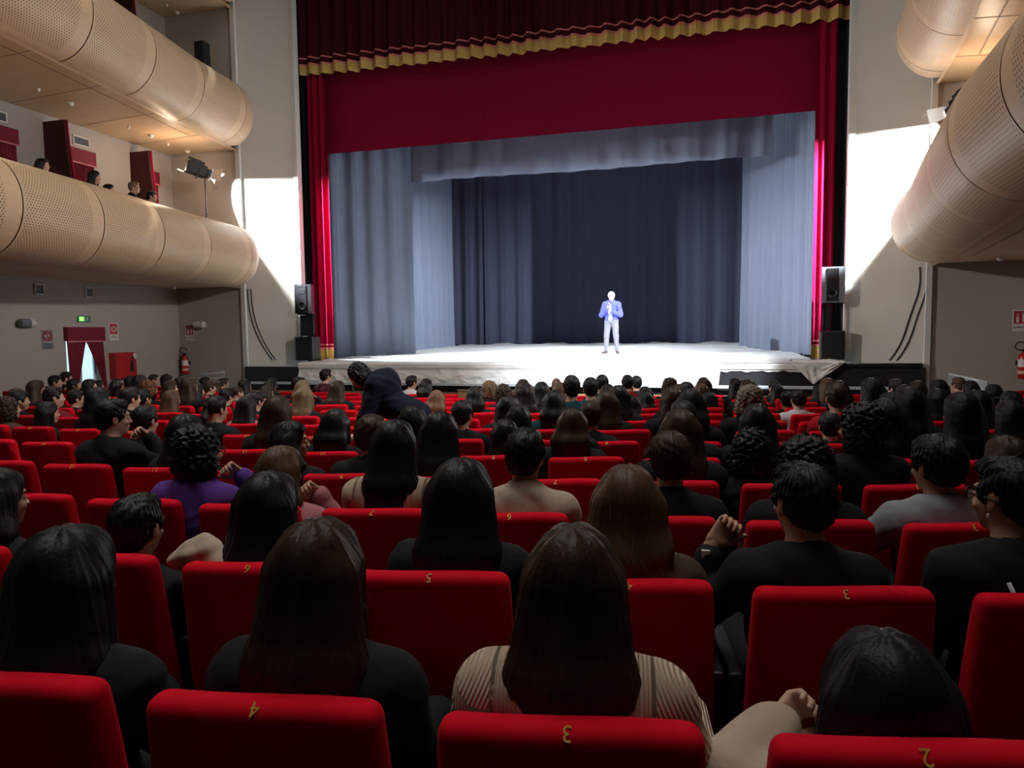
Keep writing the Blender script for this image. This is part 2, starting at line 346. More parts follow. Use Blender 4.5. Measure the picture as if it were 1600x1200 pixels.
# ------------------------------------------------------------------ dust sheets
def fbm(x, y, z=0):
    return mnoise.noise(Vector((x, y, z)))
def ridge(x, y, z=0):
    wx = x+.5*fbm(x*.9, y*.9, 3.1); wy = y+.5*fbm(x*.9, y*.9, 8.2)
    return (1-abs(fbm(wx, wy, z)))**4
def wr(u, v, amp):
    return amp*(.8*ridge(u*1.1, v*1.1)+.5*ridge(u*2.3+4, v*2.0, 2)+.35*ridge(u*4.6, v*4.2, 5))
b = MB(); P = []
nx = 330
for i in range(nx+1):
    x = -9.62+(11.75)*i/nx; col = []
    edge = 27.35+.25*sin(x*2.1)+.15*sin(x*5.3)
    nt_ = 110
    for j in range(nt_+1):
        y = edge+(15.28-edge)*(j/nt_)**.8
        col.append((x, y, sz(y)+.008+wr(x*.8, y*1.6, .022)*(1 if y > 16.3 else .35)+(.05*max(0, 1-(edge-y)/.35)*(.5+.5*sin(x*3.1+1))**2)))
    # drape over the front
    full = x < .24
    zend = .735+.012*sin(x*3) if full else 1.04+.012*sin(x*14)+.008*sin(x*31)
    lip = 1.09
    zs = [1.195, 1.17, 1.14, 1.115, 1.09] + ([1.09-(1.09-zend)*k/16 for k in range(1, 17)] if full else [1.09-(1.09-zend)*k/16 for k in range(1, 17)])
    for k, z in enumerate(zs):
        bulge = .10 if z > 1.085 else .07
        d = (wr(x*2.2+20+z*1.2, z*3.2-x*.5, .055)+.012*sin(x*9+3*sin(x*2.3)))*min(1, max(.25, (1.1-z)*5))*(1 if full else .3)
        col.append((x, 15.22-bulge-d, z))
    P.append(col)
b.grid(P, flip=False)
tag(link('dust_sheet', b.mesh('dust_sheet', WHITEC, smooth=True)), 'crumpled white dust sheet covering the stage floor and hanging over its front edge', 'cloth')
# corner of a second sheet hanging over the apron at the right
P = []
for i in range(31):
    u = i/30; col = []
    for j in range(31):
        v = j/30
        # spread over the ledge, then a triangular point down the front
        x = 1.62+.98*u+.05*sin(v*6); 
        reach = (1-abs((u-.42)/.58 if u > .42 else (.42-u)/.42))*.42+.02
        if v < .5: y = 16.1-(16.1-15.08)*(v/.5); z = 1.235+.03*ridge(x*3, y*3)+.015*sin(u*11)
        else:
            y = 15.075-.05*ridge(x*4+2, v*4); z = 1.23-reach*(v-.5)/.5
        col.append((x-.1*(v > .5)*(v-.5)*(u-.4), y, z))
    P.append(col)
b = MB(); b.grid(P); b.grid([[(p[0], p[1]+.006, p[2]-.006) for p in r] for r in P], flip=True)
tag(link('dust_sheet_corner', b.mesh('dust_sheet_corner', WHITEC, smooth=True)), 'pointed grey-white sheet corner hanging over the black apron below the right speaker', 'cloth')

# ------------------------------------------------------------------ pit rail, panel, hand rails
t = thing('pit_rail', 'long pale metal rail running along the foot of the stage', 'railing', (-3.6, 15.0, .1))
b = MB(); b.bbox((-7.55, -.03, .60), (7.6, .03, .66), .008); link('top_rail', b.mesh('top_rail', ALU), t)
for k in range(11):
    x = -7.5+1.5*k; b = MB(); b.box((x-.02, -.02, -.3), (x+.02, .02, .61)); link('post', b.mesh('post', STEEL), t)
b = MB(); b.box((-7.5, .02, -.4), (7.6, .04, .45)); link('skirt', b.mesh('skirt', BROWNP), t, 'brown wooden skirt panel')
t = thing('wooden_screen', 'plain brown wooden panel standing in front of the stage, left of centre', 'panel', (-3.8, 13.2, -.1))
b = MB(); b.bbox((-1.0, -.02, 0), (.95, .03, .84), .008); link('board', b.mesh('board', BROWNP), t)
b = MB(); b.bbox((-1.02, -.04, .84), (.97, .05, .87), .006); link('cap', b.mesh('cap', WOODD), t)
def handrail(label, pts, posts):
    t = thing('hand_rail', label, 'railing', (pts[0][0], pts[0][1], 0)); o = Vector((pts[0][0], pts[0][1], 0))
    b = MB(); b.tube([Vector(p)-o for p in pts], .024, 8); link('rail', b.mesh('rail', ALU, smooth=True), t)
    b = MB(); b.tube([Vector(p)-o-Vector((0, 0, .13)) for p in pts], .015, 6); link('lower_rail', b.mesh('lower_rail', ALU, smooth=True), t)
    for p in posts:
        b = MB(); b.tube([Vector((p[0], p[1], -.35))-o, Vector(p)-o], .018, 6); link('post', b.mesh('post', STEEL, smooth=True), t)
handrail('sloping metal hand rail against the beige wall under the extinguisher', [(-12.75, 14.9, .88), (-11.6, 14.95, 1.0)], [(-12.7, 14.9, .885), (-12.2, 14.93, .937), (-11.62, 14.95, .998)])
t = thing('ramp_panel', 'pale grey sloping ramp panel at the right, in front of the bare beige wall', 'panel', (4.35, 14.4, 0))
b = MB(); b.add([(-.1, .2, .2), (.3, -.5, .2), (.3, -.5, .93), (-.1, .2, 1.03), (-.06, .23, .2), (.34, -.47, .2), (.34, -.47, .93), (-.06, .23, 1.03)], [(0, 1, 2, 3), (7, 6, 5, 4), (0, 3, 7, 4), (1, 5, 6, 2), (3, 2, 6, 7), (4, 5, 1, 0)])
link('panel_board', b.mesh('panel_board', STEEL), t)
b = MB(); b.tube([(-.08, .22, 1.03), (.32, -.48, .93)], .025, 8); link('top_tube', b.mesh('top_tube', ALU, smooth=True), t)

# ------------------------------------------------------------------ speaker stacks on the stage
def pa_stack(x, y, side, face):
    z0 = sz(y)+.03; R = Matrix.Rotation(face, 4, 'Z')
    word = 'left' if side < 0 else 'right'
    t = thing('subwoofer', 'black bass speaker box standing on the %s end of the stage front' % word, 'speaker', (x, y, z0), face)
    b = MB(); b.bbox((-.24, -.24, 0), (.24, .26, .6), .02); link('cabinet', b.mesh('cabinet', BLACKP), t)
    b = MB(); b.bbox((-.2, -.262, .03), (.2, -.238, .57), .008); link('grille', b.mesh('grille', BLACKM), t)
    b = MB(); b.bbox((-.245, -.268, .02), (-.205, -.24, .58), .006); link('edge_strip', b.mesh('edge_strip', SPKGREY), t)
    t2 = thing('speaker_pole_frame', 'black support frame between the two %s stage speakers' % word, 'stand', (x, y, z0+.6), face)
    for sx in (-.17, .19):
        b = MB(); b.tube([(sx, .05, 0), (sx, .05, .57)], .016, 8); link('upright', b.mesh('upright', BLACKM, smooth=True), t2)
    b = MB(); b.bbox((-.17 if side > 0 else -.2, .06, .02), (-.02 if side > 0 else .15, .12, .55), .01); link('panel', b.mesh('panel', BLACKP), t2)
    b = MB(); b.bbox((-.2, -.1, .56), (.22, .15, .58), .004); link('top_plate', b.mesh('top_plate', BLACKM), t2)
    t3 = thing('stage_speaker', 'tall grey-edged loudspeaker raised above the bass box at the %s of the stage' % word if side > 0 else 'tall dark loudspeaker raised above the bass box at the left of the stage', 'speaker', (x, y, z0+1.18), face)
    b = MB(); pr = [(-.22, -.18), (.22, -.18), (.2, .05), (.12, .2), (-.12, .2), (-.2, .05)]
    v = [(p[0], p[1], z) for z in (0, .74) for p in pr]; f = [tuple(range(6))[::-1], tuple(range(6, 12))]+[(i, (i+1) % 6, 6+(i+1) % 6, 6+i) for i in range(6)]
    b.add(v, f); link('cabinet', b.mesh('cabinet', SPKGREY if side > 0 else BLACKP), t3)
    b = MB(); b.bbox((-.13, -.2, .03), (.1, -.178, .71), .008); link('grille', b.mesh('grille', BLACKM), t3)
    b = MB(); b.lathe([(0, 0), (.06, 0), (.085, .012), (.09, .02)], 20, Matrix.Translation((-.015, -.2, .2)) @ Matrix.Rotation(pi/2, 4, 'X')); link('woofer', b.mesh('woofer', BLACKP, smooth=True), t3)
    b = MB(); b.bbox((-.1, -.206, .5), (.07, -.198, .62), .004); link('horn', b.mesh('horn', BLACKP), t3)
pa_stack(-9.90, 16.0, -1, radians(8)); pa_stack(2.5, 16.1, 1, radians(-6))
b = MB()
for dx in (0, .12):
    pts = []
    for k in range(15):
        u = k/14; pts.append((3.93+dx*.9-.42*u**2.2+.02*sin(u*9), 15.42+.6*max(0, (.12-dx*.9+.42*u**2.2))*.78-.02-.02, 3.06-1.82*u))
    b = MB(); b.tube([(p[0], YF+(4.08-p[0])*.78-.03, p[2]) for p in pts], .013, 6)
    tag(link('hanging_cable', b.mesh('hanging_cable', BLACKM, smooth=True)), 'black cable hanging down the right splayed wall, %s of a pair' % ('nearer the stage' if dx == 0 else 'farther from the stage'), 'cable')
for dx in (0, .1):
    pts = [(-11.13+dx*.6+(.38)*(k/14)**2.4, 3.06-1.8*k/14) for k in range(15)]
    b = MB(); b.tube([(p[0], YF+(p[0]+11.2)*1.0-.03, p[1]) for p in pts], .013, 6)
    tag(link('hanging_cable', b.mesh('hanging_cable', BLACKM, smooth=True)), 'black cable hanging down the left splayed wall, %s of a pair' % ('nearer the stage' if dx else 'farther from the stage'), 'cable')

# ------------------------------------------------------------------ balconies
def xl(y):
    ks = [(-7, -9.62), (0, -9.7), (4, -9.82), (8, -10.12), (10.4, -10.5), (13, -10.95), (15.3, -11.2), (16, -11.2)]
    for (a, p), (c, q) in zip(ks, ks[1:]):
        if y <= c:
            t = (y-a)/(c-a); return p+(q-p)*t
    return ks[-1][1]
def bal_pt(y, th, z0, side, inset=0.0):
    e = 1.0
    if y > 14.6: e = sqrt(max(0, 1-((y-14.6)/.73)**2))
    n = (.76*sin(th)*e) - inset
    z = z0+BH-(BH-inset)*cos(th)*(e**.35 if y > 14.6 and e > 0 else 1)
    x = xl(y)+n
    if side > 0: x = -7.13-x
    return (x, min(y, 15.295), z)
PL = 1.65; BH = .735
def balcony(label, z0, side):
    t = thing('balcony', label, 'balcony', ((-11.5 if side < 0 else 4.4), 5, z0))
    o = Vector(t.location); L = lambda p: (p[0]-o.x, p[1]-o.y, p[2]-o.z)
    ends = [15.3, 14.5]
    while ends[-1] > -6: ends.append(ends[-1]-PL)
    for i in range(len(ends)-1):
        y1, y0 = ends[i], ends[i+1]; y0 = max(y0, -6.95); P = []; U = []
        ny = 12 if i else 16; nt = 26
        g = .012
        for a in range(ny+1):
            y = y0+g+(y1-y0-(2*g if i else g))*a/ny; P.append([L(bal_pt(y, pi*k/nt, z0, side)) for k in range(nt+1)])
            U.append([((y-y0), 2.3*k/nt) for k in range(nt+1)])
        b = MB(); b.grid(P, uv=U, flip=side > 0)
        Q = [[(q[0]-side*-0+(.02*side), q[1], q[2]) for q in r] for r in P]
        link('front_panel', b.mesh('front_panel', PERF, smooth=True), t)
    b = MB(); P = []
    for a in range(80):
        y = -6.95+(15.25+6.95)*a/79; P.append([L(bal_pt(y, pi*k/18, z0, side, .02)) for k in range(19)])
    b.grid(P, flip=side > 0); link('backing', b.mesh('backing', WOODD, smooth=True), t, 'dark backing seen in the joints')
    # soffit, bottom lip, top cap, inner parapet and deck
    xw = XL+.03 if side < 0 else XR-.03; b = MB(); P = []; Pl = []; Cp = []; Ip = []; Dk = []; n = 60
    for a in range(n+1):
        y = -6.98+(15.28+6.98)*a/n; x = xl(y); x = x if side < 0 else -7.13-x
        s = side
        P.append([L((x+s*.02, y, z0+.035)), L((x+s*.3, y, z0+.035)), L(((x+xw)/2, y, z0+.035)), L((xw, y, z0+.035))])
        Pl.append([L((x-s*.0, y, z0)), L((x+s*.06, y, z0-.012)), L((x+s*.07, y, z0+.035))])
        Cp.append([L((x, y, z0+1.47)), L((x+s*.1, y, z0+1.485)), L((x+s*.34, y, z0+1.475)), L((x+s*.36, y, z0+1.45)), L((x+s*.36, y, z0+.75))])
        Dk.append([L((x+s*.36, y, z0+.75)), L((x+s*.36+s*.05, y, z0+.75)), L((xw, y, z0+.78))])
    fl = side < 0
    for nm, G, m in (('soffit', P, WOOD), ('bottom_lip', Pl, WOOD), ('parapet_cap', Cp, WOOD), ('deck', Dk, DECKM)):
        b = MB(); b.grid(G, flip=fl if nm == 'soffit' else not fl); link(nm, b.mesh(nm, m), t)
    for i, y in enumerate([13.9, 12.3, 10.7, 9.1, 7.0, 4.9, 2.8]):
        x = xl(y); x = x if side < 0 else -7.13-x
        b = MB(); b.add([L((x+side*.06, y, z0+.031)), L((xw, y+.25, z0+.031)), L((xw, y+.275, z0+.031)), L((x+side*.06, y+.025, z0+.031))], [(0, 1, 2, 3)])
        link('soffit_joint', b.mesh('soffit_joint', WOODD), t, 'dark joint line between soffit boards')
    b = MB(); y0, y1 = -6.9, 15.0
    b.add([L((((xl(y)) if side < 0 else -7.13-xl(y))+side*.42, y, z0+.031)) for y in (13.9, 9, 3)]+[L((((xl(y)) if side < 0 else -7.13-xl(y))+side*.45, y, z0+.031)) for y in (13.9, 9, 3)], [(0, 1, 4, 3), (1, 2, 5, 4)])
    link('soffit_joint', b.mesh('soffit_joint', WOODD), t)
    return t
balcony('lowest left balcony with a rounded perforated wood front, above the curtained exit', 3.08, -1)
balcony('middle left balcony with a rounded perforated wood front, above the lamp on its stand', 6.44, -1)
balcony('topmost left balcony, only its wooden underside and end showing in the upper corner', 9.82, -1)
balcony('lower right balcony, large perforated bulging front at the right edge', 3.08, 1)
balcony('upper right balcony, narrow lit wooden front beside the proscenium', 6.44, 1)

# smoke sensors and small fittings under the balconies
def sensor(x, y, z, label, big=True):
    t = thing('smoke_sensor' if big else 'ceiling_spot', label, 'sensor' if big else 'ceiling fitting', (x, y, z))
    b = MB(); r = .06 if big else .03
    b.lathe([(r, .0), (r, -.02), (r*.85, -.028)], 18); link('base', b.mesh('base', WHITEP, smooth=True), t)
    b = MB(); b.lathe([(r*.8, -.026), (r*.75, -.05), (r*.4, -.062), (0, -.065)], 18); link('cover', b.mesh('cover', WHITEP, smooth=True), t)
for x, y, z, l, big in [(-12.03, 11.3, 6.47, 'white smoke sensor under the middle left balcony, nearest the left edge', True), (-12.25, 13.6, 6.47, 'white smoke sensor under the middle left balcony, left of the lamp', True),
        (-12.45, 15.0, 6.47, 'white smoke sensor right above the lamp on its stand', True), (-11.9, 10.5, 6.47, 'tiny metal fitting under the middle left balcony near the left edge', False),
        (-12.2, 12.9, 6.47, 'tiny metal fitting under the middle left balcony above the second red fin', False), (-12.4, 14.3, 6.47, 'tiny metal fitting under the middle left balcony closest to the lamp', False),
        (-12.65, 15.1, 9.85, 'white smoke sensor under the topmost left balcony', True), (-12.6, 14.7, 9.85, 'tiny metal fitting under the topmost left balcony', False), (-12.6, 14.5, 3.11, 'white smoke sensor under the lowest left balcony', True), (4.95, 14.4, 3.11, 'white smoke sensor under the lower right balcony', True)]:
    sensor(x, y, z, l, big)

# red padded fins between the boxes
def fin(y, z0, z1, label, dep=.56):
    t = thing('partition_fin', label, 'partition', (XL, y, z0)); h = z1-z0; b = MB(); P = []
    for k in range(17):
        v = k/16; d = dep+.34*(1-v)**1.5; th = .055
        P.append([(0.0, -th, h*v), (d-.03, -th, h*v), (d, -th+.03, h*v), (d, th-.03, h*v), (d-.03, th, h*v), (0, th, h*v)])
    b.grid(P, flip=True); b.add(P[-1], [tuple(range(6))[::-1]]); link('pad', b.mesh('pad', REDFIN), t)
    b = MB(); e = [(r[2][0]+.004, 0, r[2][2]) for r in P]; b.tube(e, .02, 6); link('edge_piping', b.mesh('edge_piping', REDC, smooth=True), t, 'rounded velvet front edge')
fin(11.75, 3.86, 6.32, 'tall red padded fin on the middle level, left of the green exit sign')
fin(14.0, 3.86, 6.24, 'tall red padded fin on the middle level, nearer the stage')
fin(9.4, 3.86, 6.4, 'tall red padded fin on the middle level at the left edge')
fin(13.7, 7.22, 9.66, 'red padded fin behind the middle balcony front, on the upper level')

# doorway drapes on the left wall
def drape_door(y0, y1, zb, zt, name_, label, open_=0.0, n=2):
    t = thing(name_, label, 'curtain', (XL, (y0+y1)/2, zb)); w = (y1-y0)/2; H = zt-zb
    b = MB(); b.bbox((.0, -w-.04, H-.3), (.11, w+.04, H), .012); pm = link('pelmet', b.mesh('pelmet', REDDOOR), t)
    b = MB(); b.bbox((.105, -w-.04, H-.325), (.12, w+.04, H-.295), .004); link('pelmet_trim', b.mesh('pelmet_trim', BRAID), pm, 'pale pink trim line')
    for s in (-1, 1):
        P = []
        for i in range(41):
            u = i/40; col = []
            for j in range(15):
                v = j/14
                # u=0 at the jamb, u=1 at the middle; drawn aside towards the bottom
                wid = w*(1.0-(open_*(.68 if s < 0 else 1))*min(1, v/.55)**.9); out = w-(.02 if s < 0 else .0)*v
                y = s*(out+(.10*open_*v if s > 0 else -.02*v)-wid*u)
                x = .05+.022*sin(u*34+s)+.01*sin(u*71+v*2)
                col.append((x, y, (H-.28)*(1-v)))
            P.append(col)
        b = MB(); b.grid(P); link('drape', b.mesh('drape', REDDOOR, smooth=True), t)
drape_door(12.28, 12.84, 3.88, 5.96, 'door_drape', 'red doorway curtain with pink-trimmed pelmet on the middle level beside the exit sign')
drape_door(10.3, 11.02, 3.88, 5.98, 'door_drape', 'red doorway curtain with pelmet on the middle level at the left edge')
drape_door(14.3, 14.72, 3.88, 5.93, 'door_drape', 'narrow red doorway curtain on the middle level behind the second fin')
drape_door(11.93, 12.83, .06, 2.12, 'door_drape', 'parted red velvet curtains with pelmet over the bright exit door', open_=.84)
# glazed exit door and outside
b = MB(); 
for a, c in (((-.05, -.42, -.15), (0, -.36, 2.05)), ((-.05, .36, -.15), (0, .42, 2.05)), ((-.05, -.42, 1.97), (0, .42, 2.05)), ((-.05, -.03, -.15), (0, .03, 2.0)), ((-.05, -.42, .45), (0, .42, .55))): b.box(a, c)
d = tag(link('door_1', b.mesh('door_1', ALU)), None, None, None, 'structure'); d.location = (XL-.12, 12.38, 0)
b = MB(); b.box((-.03, -.36, -.1), (-.024, .36, 1.97)); link('door_pane', b.mesh('door_pane', GLASS), d)
b = MB(); b.add([(-30, 2, -.35), (XL-.2, 2, -.35), (XL-.2, 34, -.35), (-30, 34, -.35)], [(0, 1, 2, 3)]); struct('ground_outside', b.mesh('ground_outside', GROUND))
light('daylight', 'SUN', (-20, 12, 10), (-13, 13, 0), 1.5, (1, .98, .94), angle=.01)
C.objects['daylight'].rotation_euler = (radians(38), 0, radians(150))

# wall vents
def vent(y, z, w, h, label, slats=5):
    t = thing('wall_vent', label, 'vent', (XL, y, z))
    b = MB(); fr = .025
    for a, c in (((0, -w/2, -h/2), (.025, w/2, -h/2+fr)), ((0, -w/2, h/2-fr), (.025, w/2, h/2)), ((0, -w/2, -h/2), (.025, -w/2+fr, h/2)), ((0, w/2-fr, -h/2), (.025, w/2, h/2))): b.box(a, c)
    link('frame', b.mesh('frame', WHITEP), t)
    b = MB(); b.box((0, -w/2+fr, -h/2+fr), (.006, w/2-fr, h/2-fr))
    for k in range(slats*2):
        zz = -h/2+fr+(h-2*fr)*(k+.5)/(slats*2); b.add([(.006, -w/2+fr, zz-.004), (.006, w/2-fr, zz-.004), (.02, w/2-fr, zz+.006), (.02, -w/2+fr, zz+.006)], [(0, 1, 2, 3)])
    link('grille', b.mesh('grille', SPKGREY), t)
vent(11.38, 2.89, .22, .22, 'small square white wall vent under the lowest left balcony, nearer the left edge', 4)
vent(12.59, 2.89, .22, .22, 'small square white wall vent above the curtained exit door', 4)
vent(12.6, 6.15, .42, .2, 'rectangular white wall vent beside the first red fin on the middle level')
vent(10.7, 6.17, .42, .2, 'rectangular white wall vent at the left edge on the middle level')

# text helper
def text_mesh(txt, size, m, ext=.001):
    cu = bpy.data.curves.new('t', 'FONT'); cu.body = txt; cu.size = size; cu.align_x = 'CENTER'; cu.align_y = 'CENTER'; cu.extrude = ext; cu.resolution_u = 2
    o = bpy.data.objects.new('t', cu); C.objects.link(o)
    me = bpy.data.meshes.new_from_object(o.evaluated_get(bpy.context.evaluated_depsgraph_get()))
    bpy.data.objects.remove(o); bpy.data.curves.remove(cu); me.materials.clear(); me.materials.append(m); return me
def plate(b, w, h, x0=0, th=.006): b.bbox((-w/2, -th, -h/2), (w/2, 0, h/2), .002)
def sign(name, label, loc, rz, kind_):
    t = thing(name, label, 'sign', loc, rz)   # local: front faces -Y
    if kind_ in ('ext', 'hose'):
        b = MB(); b.bbox((-.13, -.008, -.2), (.13, 0, .2), .002); link('board', b.mesh('board', SIGNW), t)
        b = MB(); b.bbox((-.105, -.011, -.055), (.105, -.007, .18), .002); rf = link('red_field', b.mesh('red_field', SIGNRED), t)
        b = MB()
        if kind_ == 'ext':
            b.bbox((-.07, -.014, -.035), (-.02, -.010, .07), .002); b.bbox((-.06, -.014, .08), (-.03, -.010, .11), .002); b.tube([(-.045, -.012, .11), (-.045, -.012, .14), (-.01, -.012, .13)], .006, 5)
            b.bbox((.03, -.014, -.03), (.06, -.010, .12), .002); b.tube([(.045, -.012, .12), (.02, -.012, .15), (.07, -.012, .15)], .006, 5)
        else:
            for a in range(3): b.tube([(.015*cos(q)+(.0)+ (.03+.018*a)*cos(q), -.012, .06+(.03+.018*a)*sin(q)) for q in [2*pi*k/16 for k in range(17)]], .005, 5)
        link('pictogram', b.mesh('pictogram', SIGNW), rf)
        o = link('caption', text_mesh('ESTINTORE' if kind_ == 'ext' else 'IDRANTE', .042, BLACKM), t); o.rotation_euler = (pi/2, 0, 0); o.location = (0, -.0095, -.125)
    if kind_ == 'nosmoke':
        b = MB(); b.bbox((-.13, -.008, .0), (.13, 0, .24), .002); b.bbox((-.13, -.008, -.16), (.13, 0, -.02), .002); link('board', b.mesh('board', SPKGREY), t)
        b = MB(); b.tube([(.09*cos(q), -.011, .12+.09*sin(q)) for q in [2*pi*k/24 for k in range(25)]], .014, 6); b.tube([(-.064, -.011, .184), (.064, -.011, .056)], .01, 6); link('red_ring', b.mesh('red_ring', SIGNRED, smooth=True), t)
        b = MB(); b.bbox((-.06, -.011, .11), (.05, -.008, .13), .002); link('cigarette', b.mesh('cigarette', SIGNW), t)
        for zz, s_ in ((-.065, 'VIETATO'), (-.115, 'FUMARE')):
            o = link('caption', text_mesh(s_, .042, BLACKM), t); o.rotation_euler = (pi/2, 0, 0); o.location = (0, -.0095, zz)
RZL = radians(90)   # a board on the left wall faces +X
sign('fire_hose_sign', 'red and white fire hose sign to the right of the exit door curtain', (XL, 13.2, 2.02), RZL, 'hose')
sign('no_smoking_sign', 'small grey no smoking sign to the left of the exit door curtain', (XL, 11.5, 1.82), RZL, 'nosmoke')
sign('extinguisher_sign', 'red and white extinguisher sign at the left, in the wall corner', (-12.87, YF, 1.98), 0, 'ext')
sign('extinguisher_sign', 'red and white extinguisher sign at the right edge', (5.62, YF, 2.0), 0, 'ext')
def exit_sign(y, z, label, lit):
    t = thing('exit_sign', label, 'sign', (XL, y, z), RZL)
    b = MB(); b.bbox((-.16, -.04, -.07), (.16, 0, .07), .006); link('box', b.mesh('box', SIGNGR), t)
    b = MB(); b.bbox((-.13, -.045, -.045), (-.03, -.038, .045), .002); link('lit_half', b.mesh('lit_half', GREENLIT if lit else SIGNW), t, 'glowing green left half')
    b = MB(); b.bbox((-.02, -.045, -.05), (.02, -.038, .05), .002); link('white_bar', b.mesh('white_bar', SIGNW), t)
    b = MB(); b.bbox((.055, -.045, -.03), (.09, -.038, .01), .002); b.lathe([(0, 0), (.016, 0), (.016, .005), (0, .005)], 10, Matrix.Translation((.08, -.04, .03)) @ Matrix.Rotation(pi/2, 4, 'X')); link('running_figure', b.mesh('running_figure', SIGNW), t)
exit_sign(12.4, 2.3, 'small green exit sign glowing above the curtained door', True)
exit_sign(12.1, 6.12, 'small green exit sign on the middle level beside the first red fin', False)

# wall lamps
def wall_lamp(loc, rz, label):
    t = thing('wall_lamp', label, 'lamp', loc, rz)
    b = MB(); b.bbox((-.05, -.1, -.04), (.05, 0, .04), .01); link('bracket', b.mesh('bracket', SPKGREY), t)
    b = MB(); Mx = Matrix.Translation((0, -.14, 0)) @ Matrix.Rotation(pi/2, 4, 'Y')
    b.lathe([(0, -.15), (.075, -.15), (.08, -.14), (.08, .12)], 20, Mx); link('body', b.mesh('body', WHITEP if rz == 0 else SPKGREY, smooth=True), t)
    b = MB(); b.lathe([(.082, .05), (.084, .12), (.07, .16), (.0, .165)], 20, Mx); link('lamp_cover', b.mesh('lamp_cover', WHITEP, smooth=True), t)
wall_lamp((XL, 10.95, 2.2), RZL, 'dark cylindrical wall lamp with white end, left of the no smoking sign')
wall_lamp((-12.45, YF, 2.19), 0, 'white cylindrical wall lamp beside the left extinguisher sign')

# extinguishers and hose cabinet
def extinguisher(x, label):
    t = thing('fire_extinguisher', label, 'fire extinguisher', (x, YF-.1, .92))
    b = MB(); b.lathe([(0, 0), (.075, 0), (.083, .015), (.083, .40), (.07, .445), (.03, .47), (.028, .50), (0, .50)], 20); cy = link('cylinder', b.mesh('cylinder', EXTR, smooth=True), t)
    b = MB(); b.lathe([(.0842, .09), (.0842, .15)], 20); link('lower_label', b.mesh('lower_label', LBL, smooth=True), cy, 'orange paper band')
    b = MB(); b.lathe([(.0842, .22), (.0842, .36)], 20); link('upper_label', b.mesh('upper_label', SIGNW, smooth=True), cy, 'white instruction label')
    b = MB(); b.bbox((-.02, -.03, .5), (.02, .03, .54), .006); b.bbox((-.015, -.11, .54), (.015, .02, .555), .004); link('valve', b.mesh('valve', BLACKM), t)
    b = MB(); b.tube([(0, 0, .52), (-.05, 0, .53), (-.12, 0, .55), (-.14, 0, .62), (-.09, 0, .68), (.02, -.01, .68), (.09, -.02, .62)], .012, 8); link('hose', b.mesh('hose', BLACKM, smooth=True), t)
    b = MB(); b.bbox((-.09, .08, .25), (.09, .1, .33), .004); link('bracket', b.mesh('bracket', BLACKM), t)
extinguisher(-12.98, 'red fire extinguisher on the wall in the left corner, below the sign'); extinguisher(5.66, 'red fire extinguisher at the right edge, below the sign')
t = thing('hose_cabinet', 'red fire hose cabinet on the left wall between door and corner', 'cabinet', (XL, 13.33, .94), RZL)
b = MB(); b.bbox((-.3, -.2, 0), (.3, 0, .6), .01); link('box', b.mesh('box', EXTR), t)
b = MB(); b.bbox((-.26, -.212, .03), (.26, -.198, .57), .005); dr = link('door', b.mesh('door', EXTR), t)
b = MB(); b.bbox((.1, -.235, .15), (.18, -.21, .4), .01); b.tube([(.14, -.24, .4), (.18, -.25, .47), (.12, -.24, .5)], .012, 6); link('break_glass_hammer', b.mesh('break_glass_hammer', BLACKM), dr)
b = MB(); b.bbox((.2, -.215, .44), (.29, -.21, .58), .002); link('notice', b.mesh('notice', SIGNW), dr)

# speaker on the upper balcony
t = thing('balcony_speaker', 'small black loudspeaker on a pole on the upper left balcony', 'speaker', (-11.5, 14.5, 8.14))
b = MB(); b.bbox((-.13, -.12, 0), (.13, .12, .62), .02); link('cabinet', b.mesh('cabinet', BLACKP), t)
b = MB(); b.bbox((-.11, -.13, .03), (.11, -.118, .59), .006); link('grille', b.mesh('grille', BLACKM), t)
t = thing('speaker_stand', 'thin black pole carrying the loudspeaker on the upper left balcony', 'stand', (-11.5, 14.5, 7.2))
b = MB(); b.tube([(0, 0, 0), (0, 0, .94)], .022, 8); link('pole', b.mesh('pole', BLACKM, smooth=True), t)
b = MB(); b.lathe([(0, .0), (.16, 0), (.16, .02), (.03, .04)], 16); link('base', b.mesh('base', BLACKM), t)

